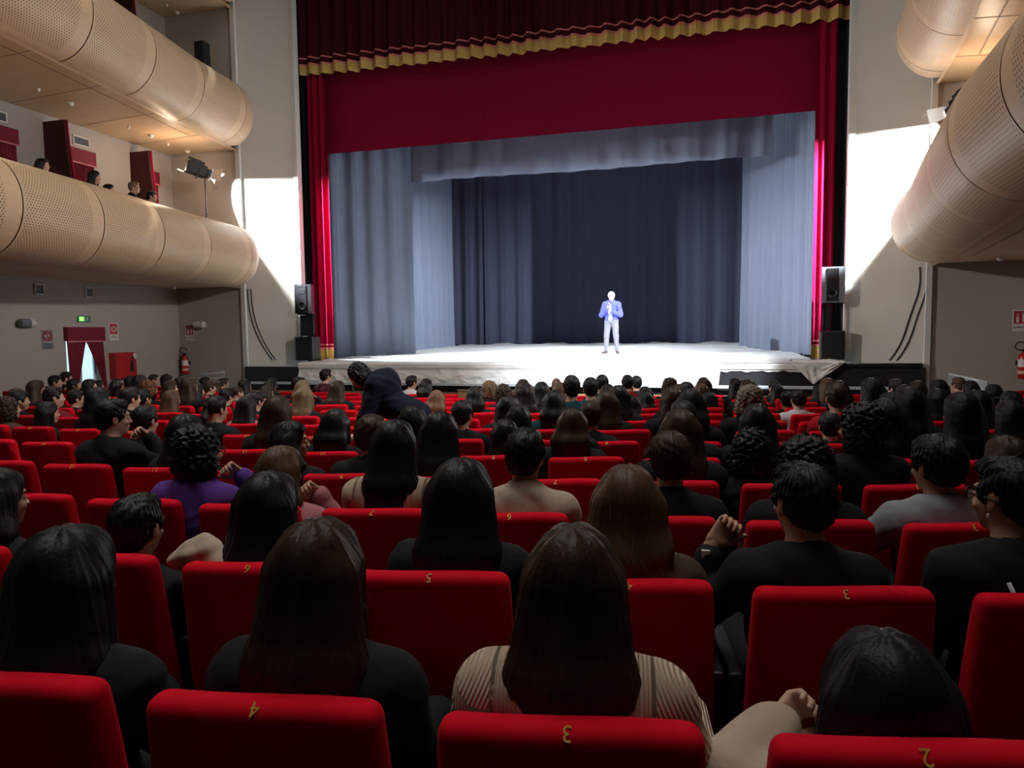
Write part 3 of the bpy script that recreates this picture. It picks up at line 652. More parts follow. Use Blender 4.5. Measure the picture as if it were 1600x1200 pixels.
# theatre lamps on stands on both lowest balconies
def theatre_lamp(x, y, zt, aim, side):
    w = 'left' if side < 0 else 'right'
    t = thing('lamp_stand', 'thin black lamp stand on the lowest %s balcony' % w, 'stand', (x, y, 3.86))
    b = MB(); b.tube([(0, 0, 0), (0, 0, zt-3.86-.06)], [.018, .013], 8); link('pole', b.mesh('pole', BLACKM, smooth=True), t)
    for k in range(3):
        a = 2*pi*k/3; b = MB(); b.tube([(0, 0, .35), (.3*cos(a), .3*sin(a), .0)], .01, 6); link('leg', b.mesh('leg', BLACKM, smooth=True), t)
    b = MB(); b.tube([(0, 0, .9), (.05*1, 0, .9)], .014, 6); link('knob', b.mesh('knob', BLACKM), t)
    t = thing('stage_lamp', 'black theatre spotlight with open silver barn doors on its stand on the lowest %s balcony' % w, 'spotlight', (x, y, zt))
    d = (Vector(aim)-Vector((x, y, zt))).normalized(); q = d.to_track_quat('Y', 'Z').to_matrix().to_4x4()
    def prt(nm, b, m, lab=None, smooth=False):
        o = link(nm, b.mesh(nm, m, smooth=smooth), t, lab); o.matrix_local = q; return o
    b = MB(); b.bbox((-.13, -.42, -.13), (.13, .02, .13), .02); prt('housing', b, BLACKM)
    b = MB(); b.lathe([(.0, 0), (.10, 0), (.115, .02), (.115, .14), (.108, .14), (.108, .03), (0, .03)], 20, Matrix.Rotation(-pi/2, 4, 'X')); prt('lens_tube', b, BLACKM, smooth=True)
    b = MB(); b.lathe([(.0, .035), (.1, .035)], 20, Matrix.Rotation(-pi/2, 4, 'X')); prt('lens', b, LAMPLIT, 'glowing white lens')
    for k in range(4):
        R = Matrix.Rotation(k*pi/2, 4, 'Y'); b = MB()
        q4 = ((-.12, .135, .12), (.12, .135, .12), (.34, .38, .062), (-.34, .38, .062)) if k == 0 else ((-.11, .14, .12), (.11, .14, .12), (.15, .32, .28), (-.15, .32, .28))
        b.add([(R @ Vector(p))[:] for p in q4+tuple((x_, y_, z_+.005) for x_, y_, z_ in q4)], [(0, 1, 2, 3), (7, 6, 5, 4), (2, 6, 7, 3), (0, 3, 7, 4), (1, 5, 6, 2)])
        prt('barn_door', b, SILVER)
    b = MB(); b.tube([(-.15, -.15, 0), (-.16, -.15, -.16), (0, -.15, -.2), (.16, -.15, -.16), (.15, -.15, 0)], .012, 6); prt('yoke', b, BLACKM)
    b = MB(); b.bbox((-.1, -.34, .13), (.1, -.05, .2), .01); b.bbox((-.06, -.4, .2), (-.03, -.1, .25), .006); prt('cooling_box', b, BLACKM)
    b = MB(); b.tube([(-.15, -.55, -.1), (-.15, .1, -.14)], .012, 6); prt('pan_handle', b, SILVER)
for (lp, la, _), sd in zip(LAMPS, (-1, 1)): theatre_lamp(*lp, la, sd)

# ------------------------------------------------------------------ smooth body surfaces
def smin(a, b, k):
    h = np.clip(.5+.5*(b-a)/k, 0, 1); return b*(1-h)+a*h-k*h*(1-h)
def axis(lo, hi, fine, coarse):
    """non-uniform axis; fine = list of (lo, hi, step)"""
    out = [lo]; x = lo
    while x < hi:
        st = coarse
        for a, c, s in fine:
            if a-.02 <= x <= c: st = min(st, s)
        x += st; out.append(x)
    return np.array(out)
class Field:
    def __init__(s, xs, ys, zs):
        s.x, s.y, s.z = xs, ys, zs; s.D = np.full((len(xs), len(ys), len(zs)), .3, dtype=np.float32)
    def sl(s, lo, hi):
        r = []
        for ax, a, c in zip((s.x, s.y, s.z), lo, hi):
            i = max(0, np.searchsorted(ax, a)-1); j = min(len(ax), np.searchsorted(ax, c)+1); r.append(slice(i, max(i+1, j)))
        return tuple(r)
    def P(s, q):
        return np.meshgrid(s.x[q[0]], s.y[q[1]], s.z[q[2]], indexing='ij')
    def put(s, q, d, k, sub=False):
        if sub: s.D[q] = -smin(-s.D[q], d, k)
        else: s.D[q] = smin(s.D[q], d, k)
    def cap(s, a, b, ra, rb, k=.03, sub=False, flat=None):
        a = np.array(a, float); b = np.array(b, float); m = max(ra, rb)+k*2+.05
        q = s.sl(np.minimum(a, b)-m, np.maximum(a, b)+m); X, Y, Zz = s.P(q)
        d = b-a; L = max(d@d, 1e-9); t = np.clip(((X-a[0])*d[0]+(Y-a[1])*d[1]+(Zz-a[2])*d[2])/L, 0, 1)
        fx, fy, fz = flat or (1, 1, 1)
        dd = np.sqrt(((X-a[0]-d[0]*t)*fx)**2+((Y-a[1]-d[1]*t)*fy)**2+((Zz-a[2]-d[2]*t)*fz)**2)-(ra+(rb-ra)*t)
        s.put(q, dd, k, sub)
    def ell(s, c, r, k=.03, sub=False, R=None):
        c = np.array(c, float); r = np.array(r, float); m = r.max()+k*2+.05
        q = s.sl(c-m, c+m); X, Y, Zz = s.P(q); X = X-c[0]; Y = Y-c[1]; Zz = Zz-c[2]
        if R is not None: X, Y, Zz = (R[0][0]*X+R[1][0]*Y+R[2][0]*Zz, R[0][1]*X+R[1][1]*Y+R[2][1]*Zz, R[0][2]*X+R[1][2]*Y+R[2][2]*Zz)
        k0 = np.sqrt((X/r[0])**2+(Y/r[1])**2+(Zz/r[2])**2); k1 = np.sqrt((X/r[0]**2)**2+(Y/r[1]**2)**2+(Zz/r[2]**2)**2)+1e-6
        s.put(q, k0*(k0-1)/k1, k, sub)
    def noise(s, f, amp):
        X, Y, Zz = s.P((slice(None),)*3); s.D += amp*f(X, Y, Zz)
    def mesh(s):
        """surface nets"""
        D = s.D; nx, ny, nz = D.shape; ins = D < 0
        acc = np.zeros((nx-1, ny-1, nz-1, 3)); cnt = np.zeros((nx-1, ny-1, nz-1))
        AX = (s.x, s.y, s.z)
        for ax in range(3):
            lo = [slice(None)]*3; hi = [slice(None)]*3; lo[ax] = slice(0, -1); hi[ax] = slice(1, None)
            a, c = D[tuple(lo)], D[tuple(hi)]; cr = (a < 0) != (c < 0)
            I = np.argwhere(cr)
            if not len(I): continue
            av = a[cr]; cv = c[cr]; t = av/(av-cv)
            pos = np.stack([AX[d][I[:, d]] for d in range(3)], 1).astype(float)
            pos[:, ax] += t*(AX[ax][I[:, ax]+1]-AX[ax][I[:, ax]])
            o = [d for d in range(3) if d != ax]
            for da in (0, -1):
                for db in (0, -1):
                    J = I.copy(); J[:, o[0]] += da; J[:, o[1]] += db
                    ok = (J >= 0).all(1) & (J[:, 0] < nx-1) & (J[:, 1] < ny-1) & (J[:, 2] < nz-1)
                    np.add.at(acc, tuple(J[ok].T), pos[ok]); np.add.at(cnt, tuple(J[ok].T), 1)
        has = cnt > 0; idx = np.full(cnt.shape, -1); idx[has] = np.arange(has.sum())
        V = acc[has]/cnt[has][:, None]; Fc = []
        for ax in range(3):
            lo = [slice(None)]*3; hi = [slice(None)]*3; lo[ax] = slice(0, -1); hi[ax] = slice(1, None)
            cr = (D[tuple(lo)] < 0) != (D[tuple(hi)] < 0); I = np.argwhere(cr)
            o1, o2 = [(1, 2), (2, 0), (0, 1)][ax]
            ok = (I[:, o1] > 0) & (I[:, o2] > 0) & (I[:, o1] < D.shape[o1]-1) & (I[:, o2] < D.shape[o2]-1); I = I[ok]
            if not len(I): continue
            inside = ins[tuple(I.T)]
            q = []
            for d1, d2 in ((-1, -1), (0, -1), (0, 0), (-1, 0)):
                J = I.copy(); J[:, o1] += d1; J[:, o2] += d2; q.append(idx[tuple(J.T)])
            q = np.stack(q, 1); q[~inside] = q[~inside][:, ::-1]; Fc.append(q)
        return V, np.concatenate(Fc) if Fc else np.zeros((0, 4), int)
def vf_mesh(name, V, Fc, m, attr=None):
    me = bpy.data.meshes.new(name); n = len(V); me.vertices.add(n); me.vertices.foreach_set('co', np.asarray(V, np.float32).ravel())
    k = len(Fc); me.loops.add(4*k); me.loops.foreach_set('vertex_index', Fc.astype(np.int32).ravel())
    me.polygons.add(k); me.polygons.foreach_set('loop_start', np.arange(0, 4*k, 4, dtype=np.int32)); me.polygons.foreach_set('loop_total', np.full(k, 4, np.int32))
    me.materials.append(m); me.update(calc_edges=True); me.validate()
    me.polygons.foreach_set('use_smooth', [True]*len(me.polygons))
    if attr:
        for nm, val in attr.items():
            A = me.attributes.new(nm, 'FLOAT', 'POINT'); A.data.foreach_set('value', np.asarray(val, np.float32))
    return me

# people materials
SKIN = {k: mat('skin_'+k, c, .5, spec=.35, noise=(30, .05)) for k, c in dict(light=(.52, .32, .24), mid=(.44, .26, .18), warm=(.48, .27, .19)).items()}
def hairmat(n, c, tip=None):
    m = mat('hair_'+n, c, .5, spec=.22, sheen=.05, noise=(40, .45, (3, 3, .25)), bump=(60, .35, .003, (3, 3, .10)))
    m.node_tree.nodes['Principled BSDF'].inputs['Anisotropic'].default_value = .5
    return m
HAIR = dict(k=hairmat('black', (.010, .008, .008)), d=hairmat('dark_brown', (.030, .017, .011)), m=hairmat('brown', (.075, .042, .024)), b=hairmat('blond', (.15, .10, .055)),
            h=hairmat('highlighted', (.15, .085, .045)), g=hairmat('grey_blond', (.16, .13, .10)), r=hairmat('reddish', (.10, .035, .014)), s=hairmat('shaven', (.16, .10, .08)), w=hairmat('white', (.75, .73, .7)))
def cloth_mat(n, c, r=.85): return mat('cloth_'+n, c, r, sheen=.08, spec=.15, noise=(9, .15), bump=(22, .45, .012))
CL = dict(k=cloth_mat('black', (.012, .012, .014)), n=cloth_mat('navy', (.006, .009, .022)), w=cloth_mat('white', (.5, .5, .52)), g=cloth_mat('light_grey', (.26, .27, .29)), c=cloth_mat('cream', (.44, .35, .28)),
          r=cloth_mat('dark_red', (.16, .012, .02)), R=cloth_mat('bright_red', (.45, .01, .02)), p=cloth_mat('dusty_pink', (.34, .13, .15)), t=cloth_mat('dark_teal', (.01, .05, .065)), d=cloth_mat('brown', (.07, .045, .03)),
          u=cloth_mat('purple', (.09, .035, .22)), f=cloth_mat('patterned', (.10, .05, .07)), j=cloth_mat('denim', (.05, .09, .17)), B=cloth_mat('blue_jacket', (.06, .065, .30)), y=cloth_mat('grey_trousers', (.11, .11, .14)), l=cloth_mat('pale_blue', (.25, .5, .6)))
SHOE = mat('shoe_leather', (.03, .02, .018), .4, noise=(20, .1))
for nm in ('f',):   # speckled pattern
    nt = CL[nm].node_tree; bs = nt.nodes['Principled BSDF']; tc = nt.nodes.new('ShaderNodeTexCoord'); vo = nt.nodes.new('ShaderNodeTexVoronoi'); vo.inputs['Scale'].default_value = 28
    cr = nt.nodes.new('ShaderNodeValToRGB'); cr.color_ramp.elements[0].position = .18; cr.color_ramp.elements[0].color = (.45, .35, .36, 1); cr.color_ramp.elements[1].position = .26; cr.color_ramp.elements[1].color = (.07, .02, .035, 1)
    nt.links.new(tc.outputs['Object'], vo.inputs[0]); nt.links.new(vo.outputs[0], cr.inputs[0]); nt.links.new(cr.outputs[0], bs.inputs['Base Color'])
# ribbed knit: ribs follow a 'rib' coordinate stored on the sweater mesh
RIB = cloth_mat('ribbed_cream', (.56, .43, .33)); nt = RIB.node_tree; at = nt.nodes.new('ShaderNodeAttribute'); at.attribute_name = 'rib'
mm = nt.nodes.new('ShaderNodeMath'); mm.operation = 'SINE'; m2 = nt.nodes.new('ShaderNodeMath'); m2.operation = 'MULTIPLY'; m2.inputs[1].default_value = 2*pi/.0085
nt.links.new(at.outputs['Fac'], m2.inputs[0]); nt.links.new(m2.outputs[0], mm.inputs[0]); bp = nt.nodes.new('ShaderNodeBump'); bp.inputs['Strength'].default_value = 1; bp.inputs['Distance'].default_value = .0022
nt.links.new(mm.outputs[0], bp.inputs['Height']); nt.links.new(bp.outputs[0], nt.nodes['Principled BSDF'].inputs['Normal'])
LENSM = mat('eyeglass', (.02, .02, .022), .25, .3, noise=(30, .1))

def V3(*a): return np.array(a, float)
def rotz(a):
    return np.array([[cos(a), -sin(a), 0], [sin(a), cos(a), 0], [0, 0, 1]])
def head_R(yaw, pitch=0, roll=0):
    cx, sx = cos(pitch), sin(pitch); Rx = np.array([[1, 0, 0], [0, cx, -sx], [0, sx, cx]])
    cy, sy = cos(roll), sin(roll); Ry = np.array([[cy, 0, sy], [0, 1, 0], [-sy, 0, cy]])
    return rotz(yaw) @ Rx @ Ry
def seated(H=1.22, arms=('lap', 'lap'), lean=(0, 0), shrug=0):
    """joints of a seated figure, x right, y forward, z up, origin on the floor under the hips"""
    lx, ly = lean
    J = dict(head=V3(lx, .015+ly, H-.118), neck=V3(lx*.8, -.03+ly*.8, H-.30), chest=V3(lx*.5, -.035+ly*.5, H-.47), pelvis=V3(0, .0, .54), H=H)
    for s, nm, arm in ((-1, 'L', arms[0]), (1, 'R', arms[1])):
        sh = V3(s*.165+lx*.75, -.025+ly*.7, H-.345+shrug); J['sh'+nm] = sh
        if arm == 'lap': el, wr_, hd = V3(s*.225, .06, H-.61), V3(s*.13, .27, H-.60), V3(s*.06, .33, H-.60)
        elif arm == 'rest': el, wr_, hd = V3(s*.26, .07, H-.56), V3(s*.26, .31, H-.55), V3(s*.25, .40, H-.56)
        elif arm == 'chin': el, wr_, hd = V3(s*.22+lx, .25+ly, H-.50), V3(s*.085+lx, .215+ly, H-.27), V3(s*.03+lx, .15+ly, H-.20)
        elif arm == 'side': el, wr_, hd = V3(s*.28+lx, .10+ly, H-.47), V3(s*.20+lx, .20+ly, H-.24), V3(s*.13+lx, .18+ly, H-.16)
        elif arm == 'over': el, wr_, hd = V3(s*.36, -.08, H-.40), V3(s*.52, .10, H-.50), V3(s*.50, .17, H-.52)
        else: el, wr_, hd = arm
        J['el'+nm], J['wr'+nm], J['hd'+nm] = el, wr_, hd
        J['hip'+nm] = V3(s*.09, .02, .52); J['kn'+nm] = V3(s*.13, .45, .53); J['an'+nm] = V3(s*.13, .48, .09); J['toe'+nm] = V3(s*.14, .63, .035)
    return J
def head_sdf(Fd, J, R, fine=True, nape=True):
    c = J['head']; W = lambda *p: c+R @ V3(*p)
    Fd.ell(W(0, -.012, .026), (.074, .091, .086), .02, R=R); Fd.ell(W(0, .028, -.042), (.056, .058, .072), .03, R=R)
    Fd.ell(W(0, .060, -.088), (.024, .022, .02), .02, R=R)
    if fine:
        Fd.ell(W(0, .078, .022), (.045, .012, .010), .012, R=R)
        for s in (-1, 1):
            Fd.ell(W(s*.03, .094, -.002), (.015, .013, .009), .012, sub=True, R=R); Fd.ell(W(s*.03, .076, -.002), (.013, .012, .010), .004, R=R)
            Fd.ell(W(s*.036, .068, -.036), (.018, .014, .016), .015, R=R)
            Fd.ell(W(s*.075, -.006, -.008), (.008, .019, .031), .006, R=R); Fd.ell(W(s*.084, .0, -.004), (.006, .009, .014), .004, sub=True, R=R); Fd.ell(W(s*.073, .0, -.033), (.006, .009, .009), .006, R=R)
            Fd.ell(W(s*.010, .098, -.034), (.008, .009, .007), .006, R=R)
        Fd.cap(W(0, .084, .012), W(0, .101, -.030), .005, .008, .010)
        Fd.ell(W(0, .086, -.058), (.021, .008, .006), .006, R=R); Fd.ell(W(0, .083, -.068), (.018, .008, .007), .006, R=R)
        Fd.ell(W(0, .096, -.0625), (.022, .005, .0018), .003, sub=True, R=R)
    else:
        Fd.cap(W(0, .084, .012), W(0, .101, -.030), .006, .009, .012)
        for s in (-1, 1): Fd.ell(W(s*.077, -.006, -.008), (.010, .019, .031), .006, R=R)
        Fd.ell(W(0, .085, -.062), (.021, .010, .010), .006, R=R)
    Fd.cap(J['neck'], c+R @ V3(0, -.018, -.05), .056, .052, .03)
def torso_sdf(Fd, J, g=0.0, sh=.055):
    ch, pe = J['chest'], J['pelvis']; k = .05
    Fd.ell(ch+V3(0, 0, .02), (.165+g, .105+g, .19+g), k); Fd.cap(ch-V3(0, 0, .1), pe, .12+g, .13+g, k, flat=(.85, 1.12, 1))
    Fd.cap(J['shL'], J['shR'], sh+g, sh+g, .06); Fd.cap((J['shL']+J['shR'])/2+V3(0, 0, .0), J['neck']+V3(0, 0, .02), .062+g, .058+g, .06)
    for n in 'LR': Fd.cap(J['neck']+V3(0, .0, .01), J['sh'+n], .045+g, sh-.006+g, .05)
def arm_sdf(Fd, J, g=0.0, upto=1.0):
    for n in 'LR':
        Fd.cap(J['sh'+n], J['el'+n], .052+g, .040+g, .03); w = J['el'+n]+(J['wr'+n]-J['el'+n])*upto
        Fd.cap(J['el'+n], w, .040+g, .028+g*1.1, .02)
def leg_sdf(Fd, J, g=0.0, upto=1.0):
    Fd.ell(J['pelvis']-V3(0, 0, .03), (.165+g, .12+g, .10+g), .05)
    for n in 'LR':
        Fd.cap(J['hip'+n], J['kn'+n], .082+g, .058+g, .04); a = J['kn'+n]+(J['an'+n]-J['kn'+n])*upto; Fd.cap(J['kn'+n], a, .056+g, .036+g*1.3, .03)
def bounds(J, pad=.16):
    P = np.array([v for k, v in J.items() if k != 'H']); return P.min(0)-pad, P.max(0)+pad
# one hand: palm, thumb and four fingers, relaxed curl; palm along +x, thumb side +y, palm side -z
def hand_vf(curl=.5, step=.0045):
    xs = np.arange(-.04, .21, step); ys = np.arange(-.065, .09, step); zs = np.arange(-.10, .05, step); Fd = Field(xs, ys, zs)
    Fd.cap((-.03, 0, 0), (.01, 0, 0), .026, .025, .02, flat=(1, 1, 1.3)); 
    for y in (-.026, -.009, .009, .026): Fd.cap((.01, y*.7, 0), (.085, y, 0), .014, .0115, .012)
    for y, L in ((-.028, .060), (-.0095, .074), (.0095, .078), (.028, .070)):
        p = V3(.088, y, 0); a = .25*curl
        for frac, r0, r1 in ((.46, .0098, .0088), (.30, .0088, .008), (.24, .008, .007)):
            a += .75*curl; q = p+V3(cos(a), y*.6, -sin(a))*L*frac; Fd.cap(p, q, r0, r1, .003); p = q
    Fd.cap((.015, .022, -.004), (.05, .052, -.016), .014, .012, .012); Fd.cap((.05, .052, -.016), (.088, .060, -.034), .011, .0085, .004)
    return Fd.mesh()
HANDS = {c: hand_vf(c) for c in (.45, 1.1)}
def place_hand(wr_, hd, up_=V3(0, 0, 1), mirror=False, curl=.45, size=.95):
    V, Fc = HANDS[curl]; X = (hd-wr_); X = X/np.linalg.norm(X); Zd = up_-X*(up_@X); Zd = Zd/(np.linalg.norm(Zd)+1e-9); Y = np.cross(Zd, X)
    W = V*size*(1, -1 if mirror else 1, 1); return (W[:, :1]*X+W[:, 1:2]*Y+W[:, 2:]*Zd)+wr_, (Fc[:, ::-1] if mirror else Fc)
def merge(parts):
    V = []; Fc = []; n = 0
    for v, f in parts: V.append(v); Fc.append(f+n); n += len(v)
    return np.concatenate(V), np.concatenate(Fc)
def grid_for(J, fine, coarse, hz=.17, lo=None, hi=None):
    a, c = bounds(J); 
    if lo is not None: a = np.maximum(a, lo)
    if hi is not None: c = np.minimum(c, hi)
    h = J['head']
    return Field(axis(a[0], c[0], [(h[0]-.11, h[0]+.11, fine)], coarse), axis(a[1], c[1], [(h[1]-.13, h[1]+.14, fine)], coarse), axis(a[2], c[2], [(h[2]-.15, h[2]+.14, fine)], coarse))
def body_mesh(J, R, fine=.006, coarse=.014, handmat=None, curl=(.45, .45), hup=(V3(0, 0, 1), V3(0, 0, 1)), skin='light', face=True):
    Fd = grid_for(J, fine, coarse); head_sdf(Fd, J, R, face); torso_sdf(Fd, J, -.012); arm_sdf(Fd, J, -.004); leg_sdf(Fd, J, -.014)
    for n in 'LR': Fd.cap(J['an'+n]-V3(0, .02, .02), J['toe'+n], .034, .026, .02)
    parts = [Fd.mesh()]
    for i, n in enumerate('LR'): parts.append(place_hand(J['wr'+n], J['hd'+n], hup[i], n == 'R', curl[i]))
    V, Fc = merge(parts); return vf_mesh('body', V, Fc, SKIN[skin])
def folds(a):
    return lambda x, y, z: a*(np.sin(23*z+9*x+4*np.sin(11*x+7*y))*.6+np.sin(41*x-17*z+5*np.sin(19*z))*.4)
def top_mesh(J, m, step=.012, g=.012, neck=.062, fold=.004, collar=0, rib=False, hood=False, sleeve=.97, hem=None):
    a, c = bounds(J, .13); c[2] = min(c[2], J['neck'][2]+.16); a[2] = J['pelvis'][2]-.10 if hem is None else hem
    Fd = Field(axis(a[0], c[0], [], step), axis(a[1], c[1], [], step), axis(a[2], c[2], [], step))
    torso_sdf(Fd, J, g); arm_sdf(Fd, J, g+.004, sleeve)
    nk = J['neck']
    if collar: Fd.cap(nk-V3(0, 0, .02), nk+V3(0, .01, collar), .068+g, .062+g, .02)
    if hood: Fd.ell(nk+V3(0, -.105, -.02), (.115, .055, .075), .025); 
    Fd.noise(folds(fold), 1.0)
    up_ = nk+V3(0, .02, .05+collar)
    Fd.cap(up_, up_+V3(0, .03, .2), neck, neck+.03, .008, sub=True)
    V, Fc = Fd.mesh()
    at = None
    if rib:
        d = []
        for n in 'LR':
            A, Bq, Cq = J['sh'+n], J['el'+n], J['wr'+n]
            best = None
            for P0, P1 in ((A, Bq), (Bq, Cq)):
                ax = P1-P0; t = np.clip(((V-P0)@ax)/(ax@ax), -.1, 1); dist = np.linalg.norm(V-P0-t[:, None]*ax, axis=1)
                u = np.cross(ax, V3(0, 1, 0)); u = u/np.linalg.norm(u); rel = V-P0
                ang = rel@u
                best = (dist, ang) if best is None else (np.minimum(best[0], dist), np.where(dist < best[0], ang, best[1]))
            d.append(best)
        r = V[:, 0].copy(); 
        for i, n in enumerate('LR'):
            s = -1 if n == 'L' else 1; inarm = (d[i][0] < .085) & (V[:, 0]*s > abs(J['sh'+n][0])-.005); r = np.where(inarm, d[i][1], r)
        at = {'rib': r}
    return vf_mesh('top', V, Fc, m, at)
def trousers_mesh(J, m, step=.016, g=.004):
    a, c = bounds(J, .13); a[2] = min(J['anL'][2], J['anR'][2])-.03; c[2] = J['pelvis'][2]+.16
    Fd = Field(axis(a[0], c[0], [], step), axis(a[1], c[1], [], step), axis(a[2], c[2], [], step)); leg_sdf(Fd, J, g, .97); Fd.noise(folds(.004), 1.0)
    return vf_mesh('trousers', *Fd.mesh(), m)
def shoes_mesh(J, m=SHOE, step=.012):
    parts = []
    for n in 'LR':
        a = np.minimum(J['an'+n], J['toe'+n])-.08; c = np.maximum(J['an'+n], J['toe'+n])+.08
        Fd = Field(axis(a[0], c[0], [], step), axis(a[1], c[1], [], step), axis(a[2], c[2], [], step))
        Fd.cap(J['an'+n]-V3(0, .02, .035), J['toe'+n], .044, .036, .02, flat=(1, 1, 1.15)); Fd.cap(J['an'+n], J['an'+n]-V3(0, 0, .03), .046, .046, .02); parts.append(Fd.mesh())
    return vf_mesh('shoes', *merge(parts), m)

def hair_vf(J, R, kind, fine=.006, L=.42, seed=0, vol=1.0):
    c = J['head']; W = lambda *p: c+R @ V3(*p); H = J['H']
    zlo = c[2]-.14 if kind in 'SKHC' else c[2]-L-.08
    e = .19 if kind == 'C' else .17
    Fd = Field(axis(c[0]-e, c[0]+e, [], fine), axis(c[1]-e-.09, c[1]+.16, [], fine), axis(zlo, c[2]+.17, [], fine*1.15))
    v = vol
    if kind == 'K':
        Fd.ell(W(0, -.014, .027), (.0765, .0935, .0885), .01, R=R)
    elif kind == 'S':
        Fd.ell(W(0, -.018, .034), (.083*v, .098*v, .091*v), .02, R=R); Fd.ell(W(0, .045, .085), (.055, .045, .030), .03, R=R); Fd.ell(W(0, -.055, -.02), (.068*v, .048*v, .060), .03, R=R)
        for s in (-1, 1): Fd.ell(W(s*.068, .016, .015), (.014, .034, .035), .015, R=R)
    elif kind == 'C':
        Fd.ell(W(0, -.025, .036), (.112*v, .115*v, .105*v), .03, R=R); Fd.ell(W(0, -.06, -.06), (.115*v, .07*v, .09), .05, R=R)
        for s in (-1, 1): Fd.ell(W(s*.085, -.01, -.06), (.035, .055, .075), .04, R=R)
    elif kind in 'LBPH':
        Fd.ell(W(0, -.018, .032), (.085*v, .100*v, .090*v), .02, R=R)
        Fd.ell(W(0, .03, .07), (.06, .05, .04), .03, R=R)
        if kind in 'LB':
            l = L; b0 = c+R @ V3(0, -.05, 0); k = .035
            for s in (-1, -.5, 0, .5, 1):
                top_ = c+R @ V3(s*.060*v, -.040-.02*(1-abs(s)), .0); mid = V3(c[0]+s*.084*v, c[1]-.085-.03*(1-abs(s)), c[2]-min(l*.5, .17)); bot = V3(c[0]+s*(.078 if kind == 'L' else .085)*v, c[1]-(.150 if l > .25 else .10)-.025*(1-abs(s)), c[2]-l*(1-.10*abs(s)))
                Fd.cap(top_, mid, .050*v, .044*v, k); Fd.cap(mid, bot, .044*v, .030*v, k)
            for s in (-1, 1):
                a = W(s*.066, .008, .02); q = V3((c+R @ V3(s*.084*v, .0, 0))[0], (c+R @ V3(s*.084, .0, 0))[1], c[2]-min(l*.6, .2)); Fd.cap(a, q, .030, .026*v, .03)
        if kind == 'P':
            a = W(0, -.105, .035); Fd.ell(a, (.032, .030, .030), .01); q = V3(a[0], a[1]-.045, a[2]-.10); Fd.cap(a, q, .024, .032, .01); Fd.cap(q, V3(q[0], q[1]+.01, c[2]-L), .032, .016, .02)
    if kind == 'H':
        Fd.cap(W(0, .06, .045), W(0, .135, .03), .055, .040, .01, flat=(1, 1, 2.6))
    # face and ears stay free
    if kind in 'SK':
        Fd.ell(W(0, .085, -.045), (.068, .062, .100), .01, sub=True, R=R); Fd.ell(W(0, .0, -.115), (.10, .06, .05), .02, sub=True, R=R)
        for s in (-1, 1): Fd.ell(W(s*.085, .0, -.018), (.022, .024, .034), .006, sub=True, R=R)
    else:
        Fd.ell(W(0, .095, -.045), (.062, .062, .105), .012, sub=True, R=R)
    rnd = random.Random(seed); p = [rnd.uniform(0, 6) for _ in range(6)]
    cx, cy = c[0], c[1]-.02
    if kind == 'C':
        Fd.noise(lambda x, y, z: .010*(np.sin(95*x+p[0]+2*np.sin(60*z))*np.sin(88*z+p[1]+2*np.sin(70*y))+.6*np.sin(150*y+p[2])*np.sin(140*x+p[3]+160*z)), 1)
    elif kind in 'S':
        Fd.noise(lambda x, y, z: .0035*np.sin(90*x+p[0]+3*np.sin(38*z+p[4]))*np.sin(85*z+p[1]+2*np.sin(50*y))+.003*np.sin(26*np.arctan2(x-cx, y-cy)+p[2]+30*(z-c[2])), 1)
    elif kind != 'K':
        Fd.noise(lambda x, y, z: .0011*np.sin(34*np.arctan2(x-cx, y-cy)+p[0]+2.0*np.sin(9*z+p[1]))+.0010*np.sin(57*np.arctan2(x-cx, y-cy)+p[2]+2.2*np.sin(14*z+p[3]))+.003*np.sin(7*np.arctan2(x-cx, y-cy)+p[4]+6*z), 1)
    return Fd.mesh()
def strays(V, c, n, seed, length=.10, spread=.012, down=True, kind='L'):
    """thin loose hairs lying over and off the hair surface"""
    rnd = random.Random(seed); VV = []; FF = []; N = len(V)
    for i in range(n):
        p = V[rnd.randrange(N)].copy(); o = p-c; o[2] *= .3 if p[2] < c[2] else 1; o = o/(np.linalg.norm(o)+1e-6)
        if o[1] > .75 and p[2] < c[2]+.05: continue
        p = p-o*.003; L = length*rnd.uniform(.4, 1.2); w = rnd.uniform(.0007, .0013); dirv = V3(0, 0, -1) if kind in 'LBP' else V3(rnd.uniform(-1, 1), rnd.uniform(-1, 1), rnd.uniform(-.6, .8))
        side = np.cross(o, dirv); nn = np.linalg.norm(side)
        if nn < .1: continue
        side = side/nn; ph = rnd.uniform(0, 6); k = 6; base = len(VV); sp = spread*rnd.uniform(.2, 1.3)
        for j in range(k+1):
            t = j/k; q = p+dirv*L*t+o*sp*(sin(pi*t*.9)+(.6*t if kind not in 'LBP' else .15*t))+side*(.010*sin(ph+t*4)-.010*sin(ph))
            if kind in 'LBP' and q[2] > c[2]-.01: 
                d = (q-c)*V3(1/.087, 1/.102, 1/.093)-V3(0, -.15, .35); r_ = np.linalg.norm(d)
                if r_ < 1.0: q = c+(d/r_*1.01+V3(0, -.15, .35))*V3(.087, .102, .093)
            ww = w*(1-.8*t); VV += [q-side*ww, q+side*ww]
        for j in range(k): FF.append((base+2*j, base+2*j+1, base+2*j+3, base+2*j+2))
    if not VV: return np.zeros((0, 3)), np.zeros((0, 4), int)
    return np.array(VV), np.array(FF)
def hair_mesh(J, R, kind, m, fine=.006, L=.42, seed=0, vol=1.0, stray=0):
    V, Fc = hair_vf(J, R, kind, fine, L, seed, vol)
    if stray:
        sv, sf = strays(V, J['head'], stray, seed, .09 if kind in 'LBP' else .035 if kind == 'S' else .06, .012 if kind in 'LBP' else .008, kind=kind)
        V, Fc = merge([(V, Fc), (sv, sf)])
    return vf_mesh('hair', V, Fc, m)
